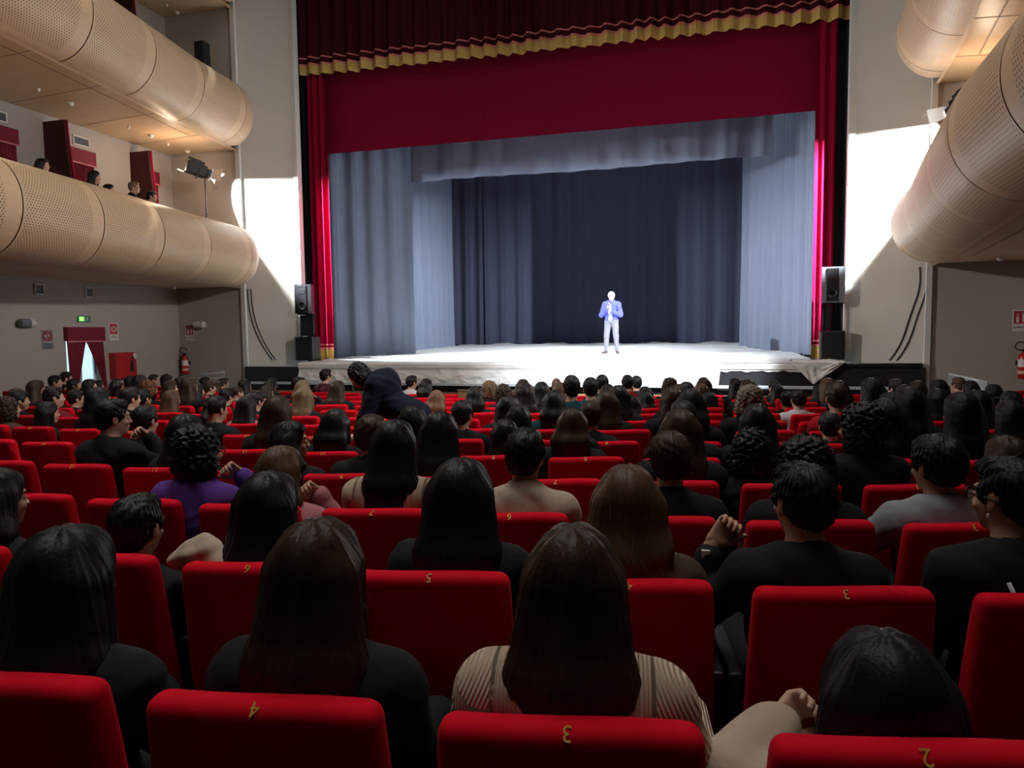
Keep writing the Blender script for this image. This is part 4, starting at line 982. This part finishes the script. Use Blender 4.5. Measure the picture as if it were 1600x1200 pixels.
def glasses_mesh(J, R):
    c = J['head']; W = lambda *p: (c+R @ V3(*p))
    b = MB()
    for s in (-1, 1):
        b.tube([W(s*.034+.024*cos(a), .101-.006*abs(cos(a)) if cos(a)*s > 0 else .101, -.004+.019*sin(a)) for a in [2*pi*k/14 for k in range(15)]], .0022, 5)
        b.tube([W(s*.058, .097, .004), W(s*.079, .05, .006), W(s*.083, -.012, .002), W(s*.078, -.03, -.015)], .0022, 5)
    b.tube([W(-.011, .103, .0), W(0, .106, .003), W(.011, .103, .0)], .002, 5)
    return b.mesh('glasses', LENSM, smooth=True)
def assign(o, m):
    o.material_slots[0].link = 'OBJECT'; o.material_slots[0].material = m

# ------------------------------------------------------------------ theatre seats
def build_seat_meshes():
    out = {}
    bm = bmesh.new(); bmesh.ops.create_cube(bm, size=1)
    bmesh.ops.subdivide_edges(bm, edges=[e for e in bm.edges if abs((e.verts[0].co-e.verts[1].co).z) > .5], cuts=7)
    bmesh.ops.subdivide_edges(bm, edges=[e for e in bm.edges if abs((e.verts[0].co-e.verts[1].co).x) > .5], cuts=7)
    sharp = [e for e in bm.edges if len(e.link_faces) == 2 and e.link_faces[0].normal.angle(e.link_faces[1].normal) > 1]
    for v in bm.verts:
        z = v.co.z+.5; x, y = v.co.x, v.co.y
        w = .492+.022*(1-z)-.012*max(0, z-.8)*5*.5; th = .115-.035*z
        v.co = Vector((x*w, y*th, .30+.625*z))
    bmesh.ops.bevel(bm, geom=sharp, offset=.036, segments=5, affect='EDGES', profile=.55)
    for v in bm.verts:
        z = (v.co.z-.3)/.625; x = v.co.x
        v.co.z += -.014*(x/.25)**2*max(0, z-.5)*0+.006*sin(x*9)*(z > .7)
        v.co.y += -.045-.085*(z-1)*1.0 + (.020*(1-(x/.25)**2))*(-1)*(.5-abs(z-.5)) *(1 if v.co.y < 0 else -1)
    b = MB(); b.bm(bm); out['backrest'] = (b.mesh('backrest', REDV, smooth=True), None)
    bm = bmesh.new(); bmesh.ops.create_cube(bm, size=1)
    for v in bm.verts: v.co = Vector((v.co.x*.47, .29+v.co.y*.46, .375+v.co.z*.11+(.02 if v.co.y > 0 else 0)))
    bmesh.ops.bevel(bm, geom=bm.edges[:], offset=.035, segments=4, affect='EDGES')
    b = MB(); b.bm(bm); out['cushion'] = (b.mesh('cushion', REDV, smooth=True), None)
    for s, n in ((-1, 'armrest_a'), (1, 'armrest_b')):
        b = MB(); b.bbox((s*.27-.024, .05, .575), (s*.27+.024, .42, .61), .012, 3); out[n.replace('armrest', 'pad')] = (b.mesh('arm_pad', SEATDK, angle=40), None)
        b = MB(); b.bbox((s*.27-.016, .06, .10), (s*.27+.016, .36, .58), .01)
        out[n] = (b.mesh('armrest', SEATDK, angle=40), None)
    b = MB(); b.bbox((-.24, .03, .0), (.24, .12, .05), .01); b.bbox((-.05, .04, .04), (.05, .11, .34), .01); out['pedestal'] = (b.mesh('pedestal', SEATDK), None)
    return out
SEATM = build_seat_meshes(); NUM = {}
def seat(k, c, loc, rz, label, group, num=None):
    t = thing('theatre_seat', label, 'seat', loc, rz, group)
    bk = link('backrest', SEATM['backrest'][0], t); link('cushion', SEATM['cushion'][0], t); link('pedestal', SEATM['pedestal'][0], t)
    for s_ in 'ab': link('arm_pad', SEATM['pad_'+s_][0], link('armrest', SEATM['armrest_'+s_][0], t))
    if num is not None and num > 0:
        if num not in NUM: NUM[num] = text_mesh(str(num), .042, GOLDN, .0006)
        o = link('seat_number', NUM[num], bk, 'gold stitched numeral on the top edge')
        n = Vector((0, -.72, .69)); Xa = Vector((-1, 0, 0)); Ya = n.cross(Xa)
        Mx = Matrix((Xa, Ya, n)).transposed().to_4x4(); Mx.translation = Vector((.0, -.0735, .9175)); o.matrix_local = Mx
    return t
def seat_phi(k, c): return asin((.03+.02*k-AX)/RR(k))+(c+.5)*.6/RR(k)
def arc(k, ph, f=0): r = RR(k)-f; return AX+r*sin(ph), AY-r*cos(ph)
def proj(x, y, z):
    d = Vector((x, y, z-EYE)); w = d.dot(fw); return (800+F*d.dot(r2)/w, 600-F*d.dot(u2)/w, w) if w > .1 else (9e9, 9e9, w)
ORD = ['', 'first', 'second', 'third', 'fourth', 'fifth', 'sixth', 'seventh', 'eighth', 'ninth', 'tenth', 'eleventh', 'twelfth', 'thirteenth', 'fourteenth', 'fifteenth', 'sixteenth', 'seventeenth', 'eighteenth', 'nineteenth', 'twentieth',
       'twenty-first', 'twenty-second', 'twenty-third', 'twenty-fourth', 'twenty-fifth', 'twenty-sixth', 'twenty-seventh', 'twenty-eighth', 'twenty-ninth', 'thirtieth', 'thirty-first']
# ------------------------------------------------------------------ people table: row,column,sideways,head height, hair kind+colour+clothes
KINDS, HCOLS, CCOLS = 'SLBCKPH', 'kdmbhgrsw', 'knwgcrRptdf'
TABLE = []
for r in '''4,-3,-0.09,1.26,1,0,0; 4,-1,0.06,1.28,1,1,0; 5,-8,0.16,1.2,0,0,0; 5,-6,0.13,1.29,1,1,0; 5,-5,-0.01,1.2,2,0,0; 5,-4,-0.02,1.23,1,0,0;
5,-3,0.04,1.14,1,0,0; 5,-2,-0.1,1.22,2,1,0; 5,-1,0.03,1.27,0,0,0; 5,0,-0.1,1.25,1,0,0; 5,1,0.1,1.28,1,0,0; 5,2,-0.03,1.32,1,0,0;
6,-12,-0.01,1.17,3,1,9; 6,-11,-0.06,1.14,1,0,0; 6,-10,0.01,1.29,1,0,0; 6,-8,0.14,1.23,5,0,0; 6,-4,0.03,1.21,0,0,0; 6,-3,-0.1,1.18,1,0,0;
6,-2,-0.13,1.21,0,1,0; 6,-1,0.04,1.31,2,0,0; 6,1,-0.12,1.13,0,0,0; 6,2,-0.14,1.31,1,0,0; 6,3,-0.01,1.21,1,0,0; 7,-14,0.16,1.17,0,0,0;
7,-13,0.16,1.23,0,0,5; 7,-11,0.12,1.24,0,0,0; 7,-8,-0.16,1.18,1,0,7; 7,-4,0.15,1.2,1,0,0; 7,-3,-0.01,1.25,2,0,8; 7,-2,-0.14,1.25,1,1,0;
7,-1,-0.16,1.28,1,1,0; 7,0,-0.09,1.29,3,5,0; 7,1,0.05,1.31,0,1,6; 7,2,-0.09,1.23,1,0,0; 7,3,0.04,1.24,1,0,0; 8,-17,0.13,1.14,0,0,0;
8,-16,-0.01,1.13,1,2,0; 8,-15,-0.15,1.25,1,1,0; 8,-14,0.06,1.13,0,0,0; 8,-12,0.04,1.17,0,0,0; 8,-11,-0.1,1.17,1,2,0; 8,-9,-0.09,1.17,0,0,0;
8,-8,-0.05,1.23,1,3,0; 8,-4,-0.06,1.14,1,0,0; 8,-3,-0.03,1.36,0,0,8; 8,-2,-0.15,1.26,1,0,0; 8,-1,-0.16,1.27,2,1,0; 8,2,-0.09,1.32,1,0,0;
8,3,-0.05,1.21,1,0,1; 8,4,0.06,1.18,6,0,0; 9,-17,-0.03,1.1,0,0,0; 9,-13,-0.13,1.23,3,6,0; 9,-12,-0,1.29,1,1,0; 9,-11,0.01,1.15,0,0,0;
9,-10,-0.03,1.13,0,0,0; 9,-6,-0.02,1.16,2,4,0; 9,-5,-0.14,1.21,2,0,0; 9,-4,-0.13,1.24,1,0,0; 9,-3,0.01,1.31,0,0,8; 9,-2,-0.13,1.1,2,0,0;
9,-1,-0.12,1.26,1,0,0; 9,1,-0.11,1.17,0,0,2; 9,3,-0.16,1.21,2,0,0; 10,-19,0.02,1.22,0,0,0; 10,-18,-0.01,1.17,0,0,0; 10,-17,-0.14,1.18,2,0,8;
10,-16,-0.03,1.17,1,0,0; 10,-15,-0.06,1.27,2,0,0; 10,-14,-0.01,1.2,1,1,0; 10,-13,-0.05,1.16,1,0,0; 10,-12,0.1,1.14,4,1,0; 10,-11,0.03,1.15,1,1,0;
10,-10,0.04,1.23,2,3,0; 10,-9,-0.01,1.23,1,1,0; 10,-5,-0.05,1.19,3,1,0; 10,-4,-0.16,1.23,1,0,8; 10,-3,0.07,1.2,1,0,8; 10,-2,-0.06,1.1,2,0,8;
10,-1,0.1,1.1,1,0,0; 10,0,-0.03,1.25,1,1,0; 10,1,-0.16,1.1,0,0,0; 10,2,-0.14,1.23,2,0,0; 10,3,-0.04,1.24,0,0,0; 10,4,-0.14,1.23,1,0,0;
10,5,-0.06,1.16,1,0,0; 11,-21,0.05,1.23,0,0,0; 11,-19,0.01,1.1,2,0,8; 11,-17,-0.16,1.2,0,0,0; 11,-15,-0.06,1.21,0,0,0; 11,-14,0.01,1.15,0,1,0;
11,-13,0.16,1.19,1,0,0; 11,-12,0.05,1.17,1,0,0; 11,-11,-0,1.24,0,0,0; 11,-6,0.08,1.2,3,3,0; 11,-5,-0.04,1.23,2,1,0; 11,-4,-0.12,1.19,1,2,0;
11,-3,-0.14,1.29,0,0,0; 11,-2,-0.16,1.13,1,0,0; 11,-1,-0.02,1.17,1,2,0; 11,2,-0.16,1.23,1,2,0; 11,4,-0.16,1.18,1,1,0; 11,5,-0.04,1.17,2,0,0;
12,-17,-0.16,1.2,3,0,0; 12,-15,-0.02,1.1,1,1,0; 12,-13,0.05,1.19,1,0,0; 12,-8,-0.03,1.2,2,0,0; 12,-3,0.09,1.26,0,0,5; 12,-2,0.1,1.21,3,1,0;
12,-1,-0.01,1.22,1,1,0; 12,0,-0.15,1.21,1,0,0; 12,1,-0.16,1.11,1,0,0; 12,2,-0.16,1.1,2,0,0; 12,5,0.1,1.18,0,2,0; 13,-20,0.04,1.14,0,0,0;
13,-17,-0.01,1.13,2,0,0; 13,-16,-0.08,1.12,0,0,0; 13,-12,0.02,1.32,0,0,10; 13,-9,-0.07,1.22,0,0,2; 13,-5,0.04,1.19,4,7,0; 13,-3,0.12,1.22,0,0,0;
13,1,-0.14,1.13,0,0,0'''.replace('\n', ' ').split(';'):
    q = [float(v) for v in r.split(',')]
    TABLE.append((int(q[0]), int(q[1]), q[2], q[3], (KINDS[int(q[4])], HCOLS[int(q[5])], CCOLS[int(q[6])])))
KIND = dict(S='short', L='long straight', B='shoulder-length', C='curly', K='close-shaven', P='tied-back', H='capped')
HCOL = dict(k='black', d='dark brown', m='brown', b='blond', h='streaked brown', g='grey-blond', r='reddish', s='', w='white')
CCOL = dict(k='black', n='navy', w='white', g='light grey', c='cream', r='dark red', R='bright red', p='dusty pink', t='dark teal', d='brown', f='speckled')
# hand-posed people: row, column -> settings
NAMED = {
 (1, -3): dict(dx=0, h=1.18, hair='L', col='k', L=.34, vol=1.12, top='k', yaw=-.1, arms=('lap', 'rest'), lab='person in black with very dark hair, nearest row, at the lower left'),
 (1, -2): dict(dx=.035, h=1.225, hair='L', col='d', L=.40, vol=1.04, top='k', yaw=-.1, stray=260, lab='person with long dark brown hair and black jacket behind seat 4, nearest row'),
 (1, -1): dict(dx=0, h=1.23, hair='L', col='d', L=.44, vol=1.02, top='RIB', yaw=0, arms=('rest', 'rest'), g=.018, lab='person with long dark hair and a cream ribbed sweater in the nearest row', stray=340),
 (1, 0): dict(dx=.0, h=1.03, hair='L', col='k', L=.30, vol=1.22, top='c', yaw=.12, arms=((V3(-.275, .03, .705), V3(-.16, .15, .745), V3(-.11, .19, .775)), 'lap'), lean=(0, -.03), glasses=1, lab='slouching person with black hair, glasses and a pale sleeve at the lower right', g=.028, stray=200),
 (2, -5): dict(dx=0, h=1.16, hair='B', col='k', L=.22, top='k', yaw=-.3, lab='person in black at the left edge, second row from the camera'),
 (2, -4): dict(dx=.02, h=1.08, hair='S', col='k', top='k', yaw=.1, arms=('lap', 'rest'), lab='slouching person in black between the second and third row seats at the left'),
 (2, -3): dict(dx=-.04, h=1.175, hair='L', col='k', L=.36, vol=1.08, top='k', yaw=-.2, lab='person with black hair and black top behind seat 6 of the second row'),
 (2, -2): dict(dx=.055, h=1.235, hair='L', col='k', L=.40, vol=1.1, top='k', yaw=-.1, lab='person with thick long black hair and black top behind seat 5', stray=300),
 (2, -1): dict(dx=0, h=1.22, hair='L', col='m', L=.40, vol=1.12, top='d', yaw=.05, lab='person with wavy light-brown hair, directly in front of the cream sweater', wavy=1, stray=420),
 (2, 0): dict(dx=-.06, h=1.24, hair='S', col='k', vol=1.02, top='k', yaw=.3, arms=((V3(-.31, .08, .72), V3(-.25, .13, .95), V3(-.19, .14, 1.03)), 'lap'), skin='warm', sleeve=.80, lab='short-haired person in black raising a hand with a bright wristwatch', stray=300, face=1),
 (2, 1): dict(dx=-.06, h=1.265, hair='S', col='k', vol=.96, top='k', yaw=.45, skin='mid', glasses=1, face=1, lab='person at the right edge with cropped black hair, glasses and earring', stray=120),
 (3, -5): dict(dx=.22, h=1.24, hair='C', col='k', vol=.93, top='u', yaw=-.55, arms=('lap', 'chin'), glasses=1, face=1, skin='warm', lab='curly-haired person in a purple shirt resting the chin on a hand', stray=260),
 (3, -4): dict(dx=.055, h=1.155, hair='L', col='m', L=.26, vol=1.02, top='p', yaw=-.3, arms=('lap', 'chin'), skin='warm', lab='person with light-brown hair and a raised hand, beside the purple shirt', stray=260),
 (3, -3): dict(dx=.03, h=1.29, hair='L', col='k', L=.50, vol=.98, top='RIB', yaw=-.05, lab='person with sleek long black hair over a cream top, sitting behind seat 7'),
 (3, -2): dict(dx=.04, h=1.25, hair='S', col='k', vol=1.05, top='c', yaw=-.15, hood=0, collar=.045, skin='warm', lab='short-haired person in a cream jacket with a raised collar', stray=200),
 (3, -1): dict(dx=.07, h=1.243, hair='S', col='d', vol=1.07, top='k', yaw=0, collar=.03, skin='light', lab='person with thick short brown hair, bare neck and dark collar, right of centre', stray=420),
 (3, 0): dict(dx=.03, h=1.225, hair='C', col='k', vol=.95, top='k', yaw=.1, lab='person with bushy black hair directly behind the raised wristwatch hand', stray=260),
 (3, 1): dict(dx=-.04, h=1.23, hair='S', col='k', vol=1.12, top='g', yaw=.35, arms=((V3(-.33, .06, .72), V3(-.12, .24, .80), V3(-.05, .22, .86)), 'lap'), skin='warm', face=1, lab='person in a light grey sweatshirt with full black hair on the right', stray=200),
 (4, -7): dict(dx=.1, h=1.31, hair='S', col='k', vol=1.0, top='k', yaw=-.6, arms=('lap', 'chin'), face=1, lab='tall black-clothed person at the left, seen in profile with a hand at the mouth'),
 (4, -6): dict(dx=.05, h=1.22, hair='L', col='k', L=.34, vol=1.05, top='k', yaw=-.3, lab='person with black hair just left of the curly-haired person in purple'),
 (4, -5): dict(dx=.17, h=1.19, hair='L', col='k', L=.28, vol=1.0, top='k', yaw=-1.0, face=1, skin='warm', lab='person turned to the right showing the face, with tied dark hair and black top'),
 (4, -4): dict(dx=.09, h=1.23, hair='S', col='d', vol=1.06, top='k', yaw=-.1, skin='warm', lab='person with dark hair and bare neck, just left of the sleek black hair'),
 (4, 0): dict(dx=-.16, h=1.17, hair='C', col='k', vol=.9, top='k', yaw=.1, lab='person with frizzy black hair in black, right of the aisle gap in the fourth row', stray=150),
 (4, 1): dict(dx=-.2, h=1.30, hair='C', col='k', vol=.98, top='k', yaw=.75, glasses=1, face=1, skin='warm', lab='large dark-haired person with glasses turned to the left, on the right side', stray=200),
 (4, 2): dict(dx=-.06, h=1.13, hair='L', col='d', L=.3, vol=1.1, top='d', yaw=.2, lab='person with dark brown hair behind the cropped head at the right edge', stray=120),
}
occ = {}
for r in TABLE: occ.setdefault(r[0], {})[r[1]] = r
for (k, c) in NAMED: occ.setdefault(k, {})[c] = 'named'
random.seed(5)
BINS = (-.62, -.28, .12); cache = {}
def bin_of(v): return min(range(3), key=lambda i: abs(BINS[i]-v))
def generic(kindc, yb, arms):
    key = ('J', arms)
    if key not in cache: cache[key] = seated(1.22, arms)
    J = cache[key]; R = head_R(BINS[yb])
    if ('body', yb, arms) not in cache: cache['body', yb, arms] = body_mesh(J, R, .0085, .02, face=True, curl=(.45, 1.1 if arms[1] == 'chin' else .45))
    if ('top', arms) not in cache: cache['top', arms] = top_mesh(J, CL['k'], .017)
    if 'trousers' not in cache: cache['trousers'] = trousers_mesh(J, CL['k'], .022); cache['shoes'] = shoes_mesh(J)
    L = {'L': .36, 'B': .20, 'P': .34}.get(kindc, .2)
    if ('hair', kindc, yb) not in cache: cache['hair', kindc, yb] = hair_mesh(J, R, kindc, HAIR['k'], .0085, L, seed=yb*7+ord(kindc), vol=1.0 if kindc not in 'C' else .92)
    return cache['body', yb, arms], cache['top', arms], cache['hair', kindc, yb]
SK = list(SKIN)
def add_generic(x, y, z, rz, h, code, label, group, yb, arms):
    kd, hc, cc = code; bm_, tm, hm = generic(kd, yb, arms)
    t = thing('person', label, 'person', (x, y, z), rz, group); s = h/1.22; t.scale = (max(.93, min(1.05, s)),)*2+(s,)
    for nm, me, m in (('body', bm_, SKIN[random.choice(SK)]), ('top', tm, CL[cc]), ('hair', hm, HAIR[hc]), ('trousers', cache['trousers'], CL[random.choice('kjn')]), ('shoes', cache['shoes'], SHOE)):
        o = link(nm, me, t); assign(o, m)
    return t
def add_named(x, y, z, rz, k, c, d):
    J = seated(d['h'], d.get('arms', ('lap', 'lap')), d.get('lean', (0, 0))); R = head_R(d['yaw']); near = k <= 2
    t = thing('person', d['lab'], 'person', (x, y, z), rz, 'audience seated in the stalls')
    chin = [1.1 if not isinstance(a, str) or a == 'chin' else .45 for a in d.get('arms', ('lap', 'lap'))]
    hup = [V3(0, 1, 0) if not isinstance(a, str) or a == 'chin' else V3(0, 0, 1) for a in d.get('arms', ('lap', 'lap'))]
    link('body', body_mesh(J, R, .0055 if (d.get('face') or near) else .008, .013, skin=d.get('skin', 'light'), curl=chin, hup=hup), t)
    m = RIB if d['top'] == 'RIB' else CL[d['top']]
    link('top', top_mesh(J, m, .009 if near or d['top'] in 'cgu' else .013, d.get('g', .014), collar=d.get('collar', 0), rib=d['top'] == 'RIB', hood=d.get('hood', 0), sleeve=d.get('sleeve', .97), fold=.003 if d['top'] == 'RIB' else .0045), t)
    hm = hair_mesh(J, R, d['hair'], HAIR[d['col']], .0048 if near else .006, d.get('L', .3), seed=k*31+c, vol=d.get('vol', 1), stray=d.get('stray', 60))
    if d.get('wavy'):
        co = np.zeros(len(hm.vertices)*3, np.float32); hm.vertices.foreach_get('co', co); co = co.reshape(-1, 3); lo = np.clip((J['head'][2]-.02-co[:, 2])/.15, 0, 1)
        co[:, 0] += lo*.012*np.sin(co[:, 2]*55+co[:, 0]*20); co[:, 1] += lo*.010*np.sin(co[:, 2]*48+1); hm.vertices.foreach_set('co', co.ravel())
    link('hair', hm, t)
    generic('S', 1, ('lap', 'lap')); o = link('trousers', cache['trousers'], t); assign(o, CL['k']); o = link('shoes', cache['shoes'], t)
    if d.get('glasses'): link('glasses', glasses_mesh(J, R), t)
    if (k, c) == (2, 0):
        b = MB(); w = J['wrL']; a = J['elL']; u = (w-a)/np.linalg.norm(w-a); p = w-u*.03
        b.tube([Vector(p-u*.011), Vector(p+u*.011)], .033, 16, caps=False); ws = link('watch_strap', b.mesh('watch_strap', BLACKM, smooth=True), t)
        b = MB(); b.bbox((p[0]-.036, p[1]-.046, p[2]-.018), (p[0]-.008, p[1]-.022, p[2]+.018), .004); link('watch_case', b.mesh('watch_case', SILVER), ws, 'bright silver watch case')
    if (k, c) == (2, 1):
        b = MB(); p = J['head']+R @ V3(-.084, 0, -.045); b.tube([Vector(p)+Vector((0, .005*cos(a), .005*sin(a)-.004)) for a in [2*pi*q/12 for q in range(13)]], .002, 5); link('earring', b.mesh('earring', SILVER, smooth=True), t)
        b = MB(); b.tube([(-.075, -.135, d['h']-.33), (-.06, -.155, d['h']-.38), (-.045, -.165, d['h']-.45), (-.035, -.168, d['h']-.55)], .006, 6); link('jacket_stripe', b.mesh('jacket_stripe', CL['w'], smooth=True), t, 'white stripe down the jacket')
    return t
nseats = 0
for k in range(1, 14):
    cols = []
    for c in range(-27, 12):
        ph = seat_phi(k, c); x, y = arc(k, ph)
        if x < XL+.75 or x > XR-.45 or y < .2: continue
        px, py, w = proj(x, y, fl(k)+.9)
        if px < -F*.25/max(w, .3) or px > 1600+F*.25/max(w, .3): continue
        cols.append(c)
    ppl = sorted(c for c in occ.get(k, {}) if c in cols)
    for i, c in enumerate(cols):
        ph = seat_phi(k, c); x, y = arc(k, ph); o_ = occ.get(k, {}).get(c); nseats += 1
        num = (1-c+k) if k <= 6 else None
        if num and num > 0: lb = 'red theatre seat with a gold numeral, %s row from the camera, %s from the left' % (ORD[k], ORD[i+1])
        else: lb = 'red theatre seat seen from behind, %s row from the camera, %s from the left' % (ORD[k], ORD[i+1])
        seat(k, c, (x, y, fl(k)), ph, lb, 'red theatre seats in the stalls', num)
        if o_ == 'named':
            d = NAMED[k, c]; hx, hy = arc(k, ph, .14); add_named(hx+d['dx']*cos(ph), hy+d['dx']*sin(ph), fl(k), ph, k, c, d)
        elif o_:
            hx, hy = arc(k, ph, .14); hx += o_[2]*cos(ph); hy += o_[2]*sin(ph)
            want = atan2(-(-2.5-hx), 18.6-hy)-ph+random.uniform(-.25, .25); yb = bin_of(want)
            arms = ('lap', 'chin') if random.random() < .16 else ('lap', 'lap'); kd, hc, cc = o_[4]
            if kd == 'K': hd = 'shaven head'
            elif kd == 'H': hd = 'dark cap'
            else: hd = '%s %s hair' % (KIND[kd], HCOL[hc])
            n_ = ppl.index(c)+1
            add_generic(hx, hy, fl(k), ph+max(-.15, min(.15, want-BINS[yb]))*.8, o_[3], o_[4], 'person, %s, %s top, %s row from camera, %s from left' % (hd, CCOL[cc], ORD[k], ORD[n_]), 'audience seated in the stalls', yb, arms)
print('SEATS', nseats)

# people on the middle left balcony and their seats
for i, (y, h, code, lab) in enumerate([(10.07, 1.24, 'Bkk', 'person with black hair on the left balcony, alone near the first red fin'), (11.18, 1.26, 'Lkk', 'person with dark hair on the left balcony below the curtained doorway, left of a pair'),
        (12.0, 1.20, 'Skk', 'person with black hair on the left balcony below the curtained doorway, right of a pair'), (12.15, 1.25, 'Sbk', 'blond person on the left balcony in front of the second red fin'), (13.17, 1.28, 'Skk', 'person with black hair on the left balcony closest to the lamp')]):
    bx = -.5 if i in (2, 4) else 0
    seat(0, 0, (-11.55+bx, y-.12, 3.84), radians(-48), 'red seat behind the left balcony front, %s from the left edge' % ORD[i+1], None, None)
    add_generic(-11.44+bx, y, 3.84, radians(-48), h, code, lab, None, 1, ('lap', 'lap'))

# the speaker on the stage
def standing(H=1.63):
    k = H/1.75; J = dict(H=H, head=V3(0, .01, H-.118), neck=V3(0, -.02, H-.29), chest=V3(0, -.02, H-.46), pelvis=V3(0, 0, .97*k))
    for s, n in ((-1, 'L'), (1, 'R')):
        J['sh'+n] = V3(s*.17, -.01, H-.335); J['hip'+n] = V3(s*.09, 0, .90*k); J['kn'+n] = V3(s*.125, .03, .50*k); J['an'+n] = V3(s*.15, -.01, .09); J['toe'+n] = V3(s*.21, .13, .035)
    return J
J = standing(); H_ = J['H']
J['elR'] = V3(.255, .03, H_-.60); J['wrR'] = V3(.07, .20, H_-.45); J['hdR'] = V3(.02, .215, H_-.36)
J['elL'] = V3(-.25, .05, H_-.60); J['wrL'] = V3(-.06, .22, H_-.53); J['hdL'] = V3(.02, .24, H_-.50)
R = head_R(.1); px_, py_ = -2.46, 18.62
t = thing('person', 'white-haired speaker in a blue jacket and grey trousers holding a microphone on the stage', 'person', (px_, py_, sz(py_)+.035), pi-radians(4))
link('body', body_mesh(J, R, .006, .012, curl=(1.1, 1.1), hup=(V3(0, 1, 0), V3(0, 1, 0)), skin='light'), t)
link('jacket', top_mesh(J, CL['B'], .011, .022, fold=.006, hem=.74, collar=.02), t)
link('trousers', trousers_mesh(J, CL['y'], .012, .012), t); link('hair', hair_mesh(J, R, 'S', HAIR['w'], .006, .1, 3, 1.02), t); link('shoes', shoes_mesh(J), t)
b = MB(); b.grid([[(x*(.2+.8*v)*.9, .128+.02*v-.5*x*x, H_-.33-.42*v) for v in [q/8 for q in range(9)]] for x in (-.06, -.03, 0, .03, .06)], flip=True)
b.grid([[(x*(.2+.8*v)*.9, .120+.02*v-.5*x*x, H_-.33-.42*v) for v in [q/8 for q in range(9)]] for x in (-.06, -.03, 0, .03, .06)]); link('shirt_front', b.mesh('shirt_front', CL['l'], smooth=True), t)
a = pi-radians(4); mp = Vector((px_, py_, sz(py_)+.035))+Matrix.Rotation(a, 3, 'Z') @ Vector((.035, .22, H_-.42))
t = thing('microphone', 'hand-held microphone in front of the speaker\'s mouth', 'microphone', mp, a)
b = MB(); b.tube([(0, .0, -.11), (-.01, -.02, .08)], [.012, .017], 10); link('handle', b.mesh('handle', BLACKM, smooth=True), t)
b = MB(); b.lathe([(0, -.026), (.018, -.02), (.026, 0), (.02, .02), (0, .028)], 14, Matrix.Translation((-.012, -.025, .1))); link('grille', b.mesh('grille', SPKGREY, smooth=True), t)

# the man bending over in the stalls
J = dict(H=1.5, head=V3(0, .60, 1.385), neck=V3(0, .43, 1.34), chest=V3(0, .30, 1.22), pelvis=V3(0, .0, .97))
for s, n in ((-1, 'L'), (1, 'R')):
    J['sh'+n] = V3(s*.17, .37, 1.30); J['el'+n] = V3(s*.22, .45, 1.00); J['wr'+n] = V3(s*.16, .56, .78); J['hd'+n] = V3(s*.14, .60, .70)
    J['hip'+n] = V3(s*.09, 0, .92); J['kn'+n] = V3(s*.11, .06, .50); J['an'+n] = V3(s*.11, -.02, .09); J['toe'+n] = V3(s*.13, .13, .035)
R = head_R(0, -.75); x, y = -2.76, 6.40
t = thing('person', 'standing person in a navy sweater bending over to the left among the seats', 'person', (x, y, fz(x, y)), radians(97))
link('body', body_mesh(J, R, .007, .014, skin='warm'), t); link('sweater', top_mesh(J, CL['n'], .012, .032, fold=.007), t)
link('trousers', trousers_mesh(J, CL['j'], .014, .012), t); link('hair', hair_mesh(J, R, 'C', HAIR['k'], .007, .1, 9, .86, 120), t); link('shoes', shoes_mesh(J), t)

# small things among the seats
t = thing('camera_bag', 'black leather camera bag with metal clasps in the lower left, behind the nearest seats', 'bag', (-.83, 1.62, .70))
b = MB(); b.bbox((-.13, -.07, -.1), (.13, .07, .1), .03, 3); link('bag_body', b.mesh('bag_body', BLACKP), t)
b = MB(); b.tube([(-.12, 0, .08), (-.06, 0, .125), (.06, 0, .125), (.12, 0, .08)], .012, 8); link('handle', b.mesh('handle', BLACKM, smooth=True), t)
for x in (-.11, .11):
    b = MB(); b.bbox((x-.015, -.08, .06), (x+.015, -.06, .09), .004); link('clasp', b.mesh('clasp', SILVER), t)
t = thing('jacket', 'beige jacket draped over the gap between two second-row seats at the left', 'jacket', (-1.68, 2.0, 0))
Fd = Field(axis(-.3, .3, [], .009), axis(-.22, .22, [], .009), axis(.75, 1.28, [], .009))
Fd.cap((-.10, .0, 1.12), (.0, .01, 1.165), .036, .046, .03); Fd.cap((.0, .01, 1.165), (.12, .0, 1.11), .046, .040, .03); Fd.cap((.0, -.02, 1.15), (.04, -.03, 1.02), .035, .028, .03); Fd.noise(folds(.008), 1)
V, Fc = Fd.mesh(); link('cloth', vf_mesh('cloth', V, Fc, CL['c']), t)
b = MB(); b.tube([(-.10, -.03, 1.12), (-.04, -.035, 1.15), (.01, -.03, 1.19)], .003, 5); link('seam', b.mesh('seam', CL['d'], smooth=True), t)
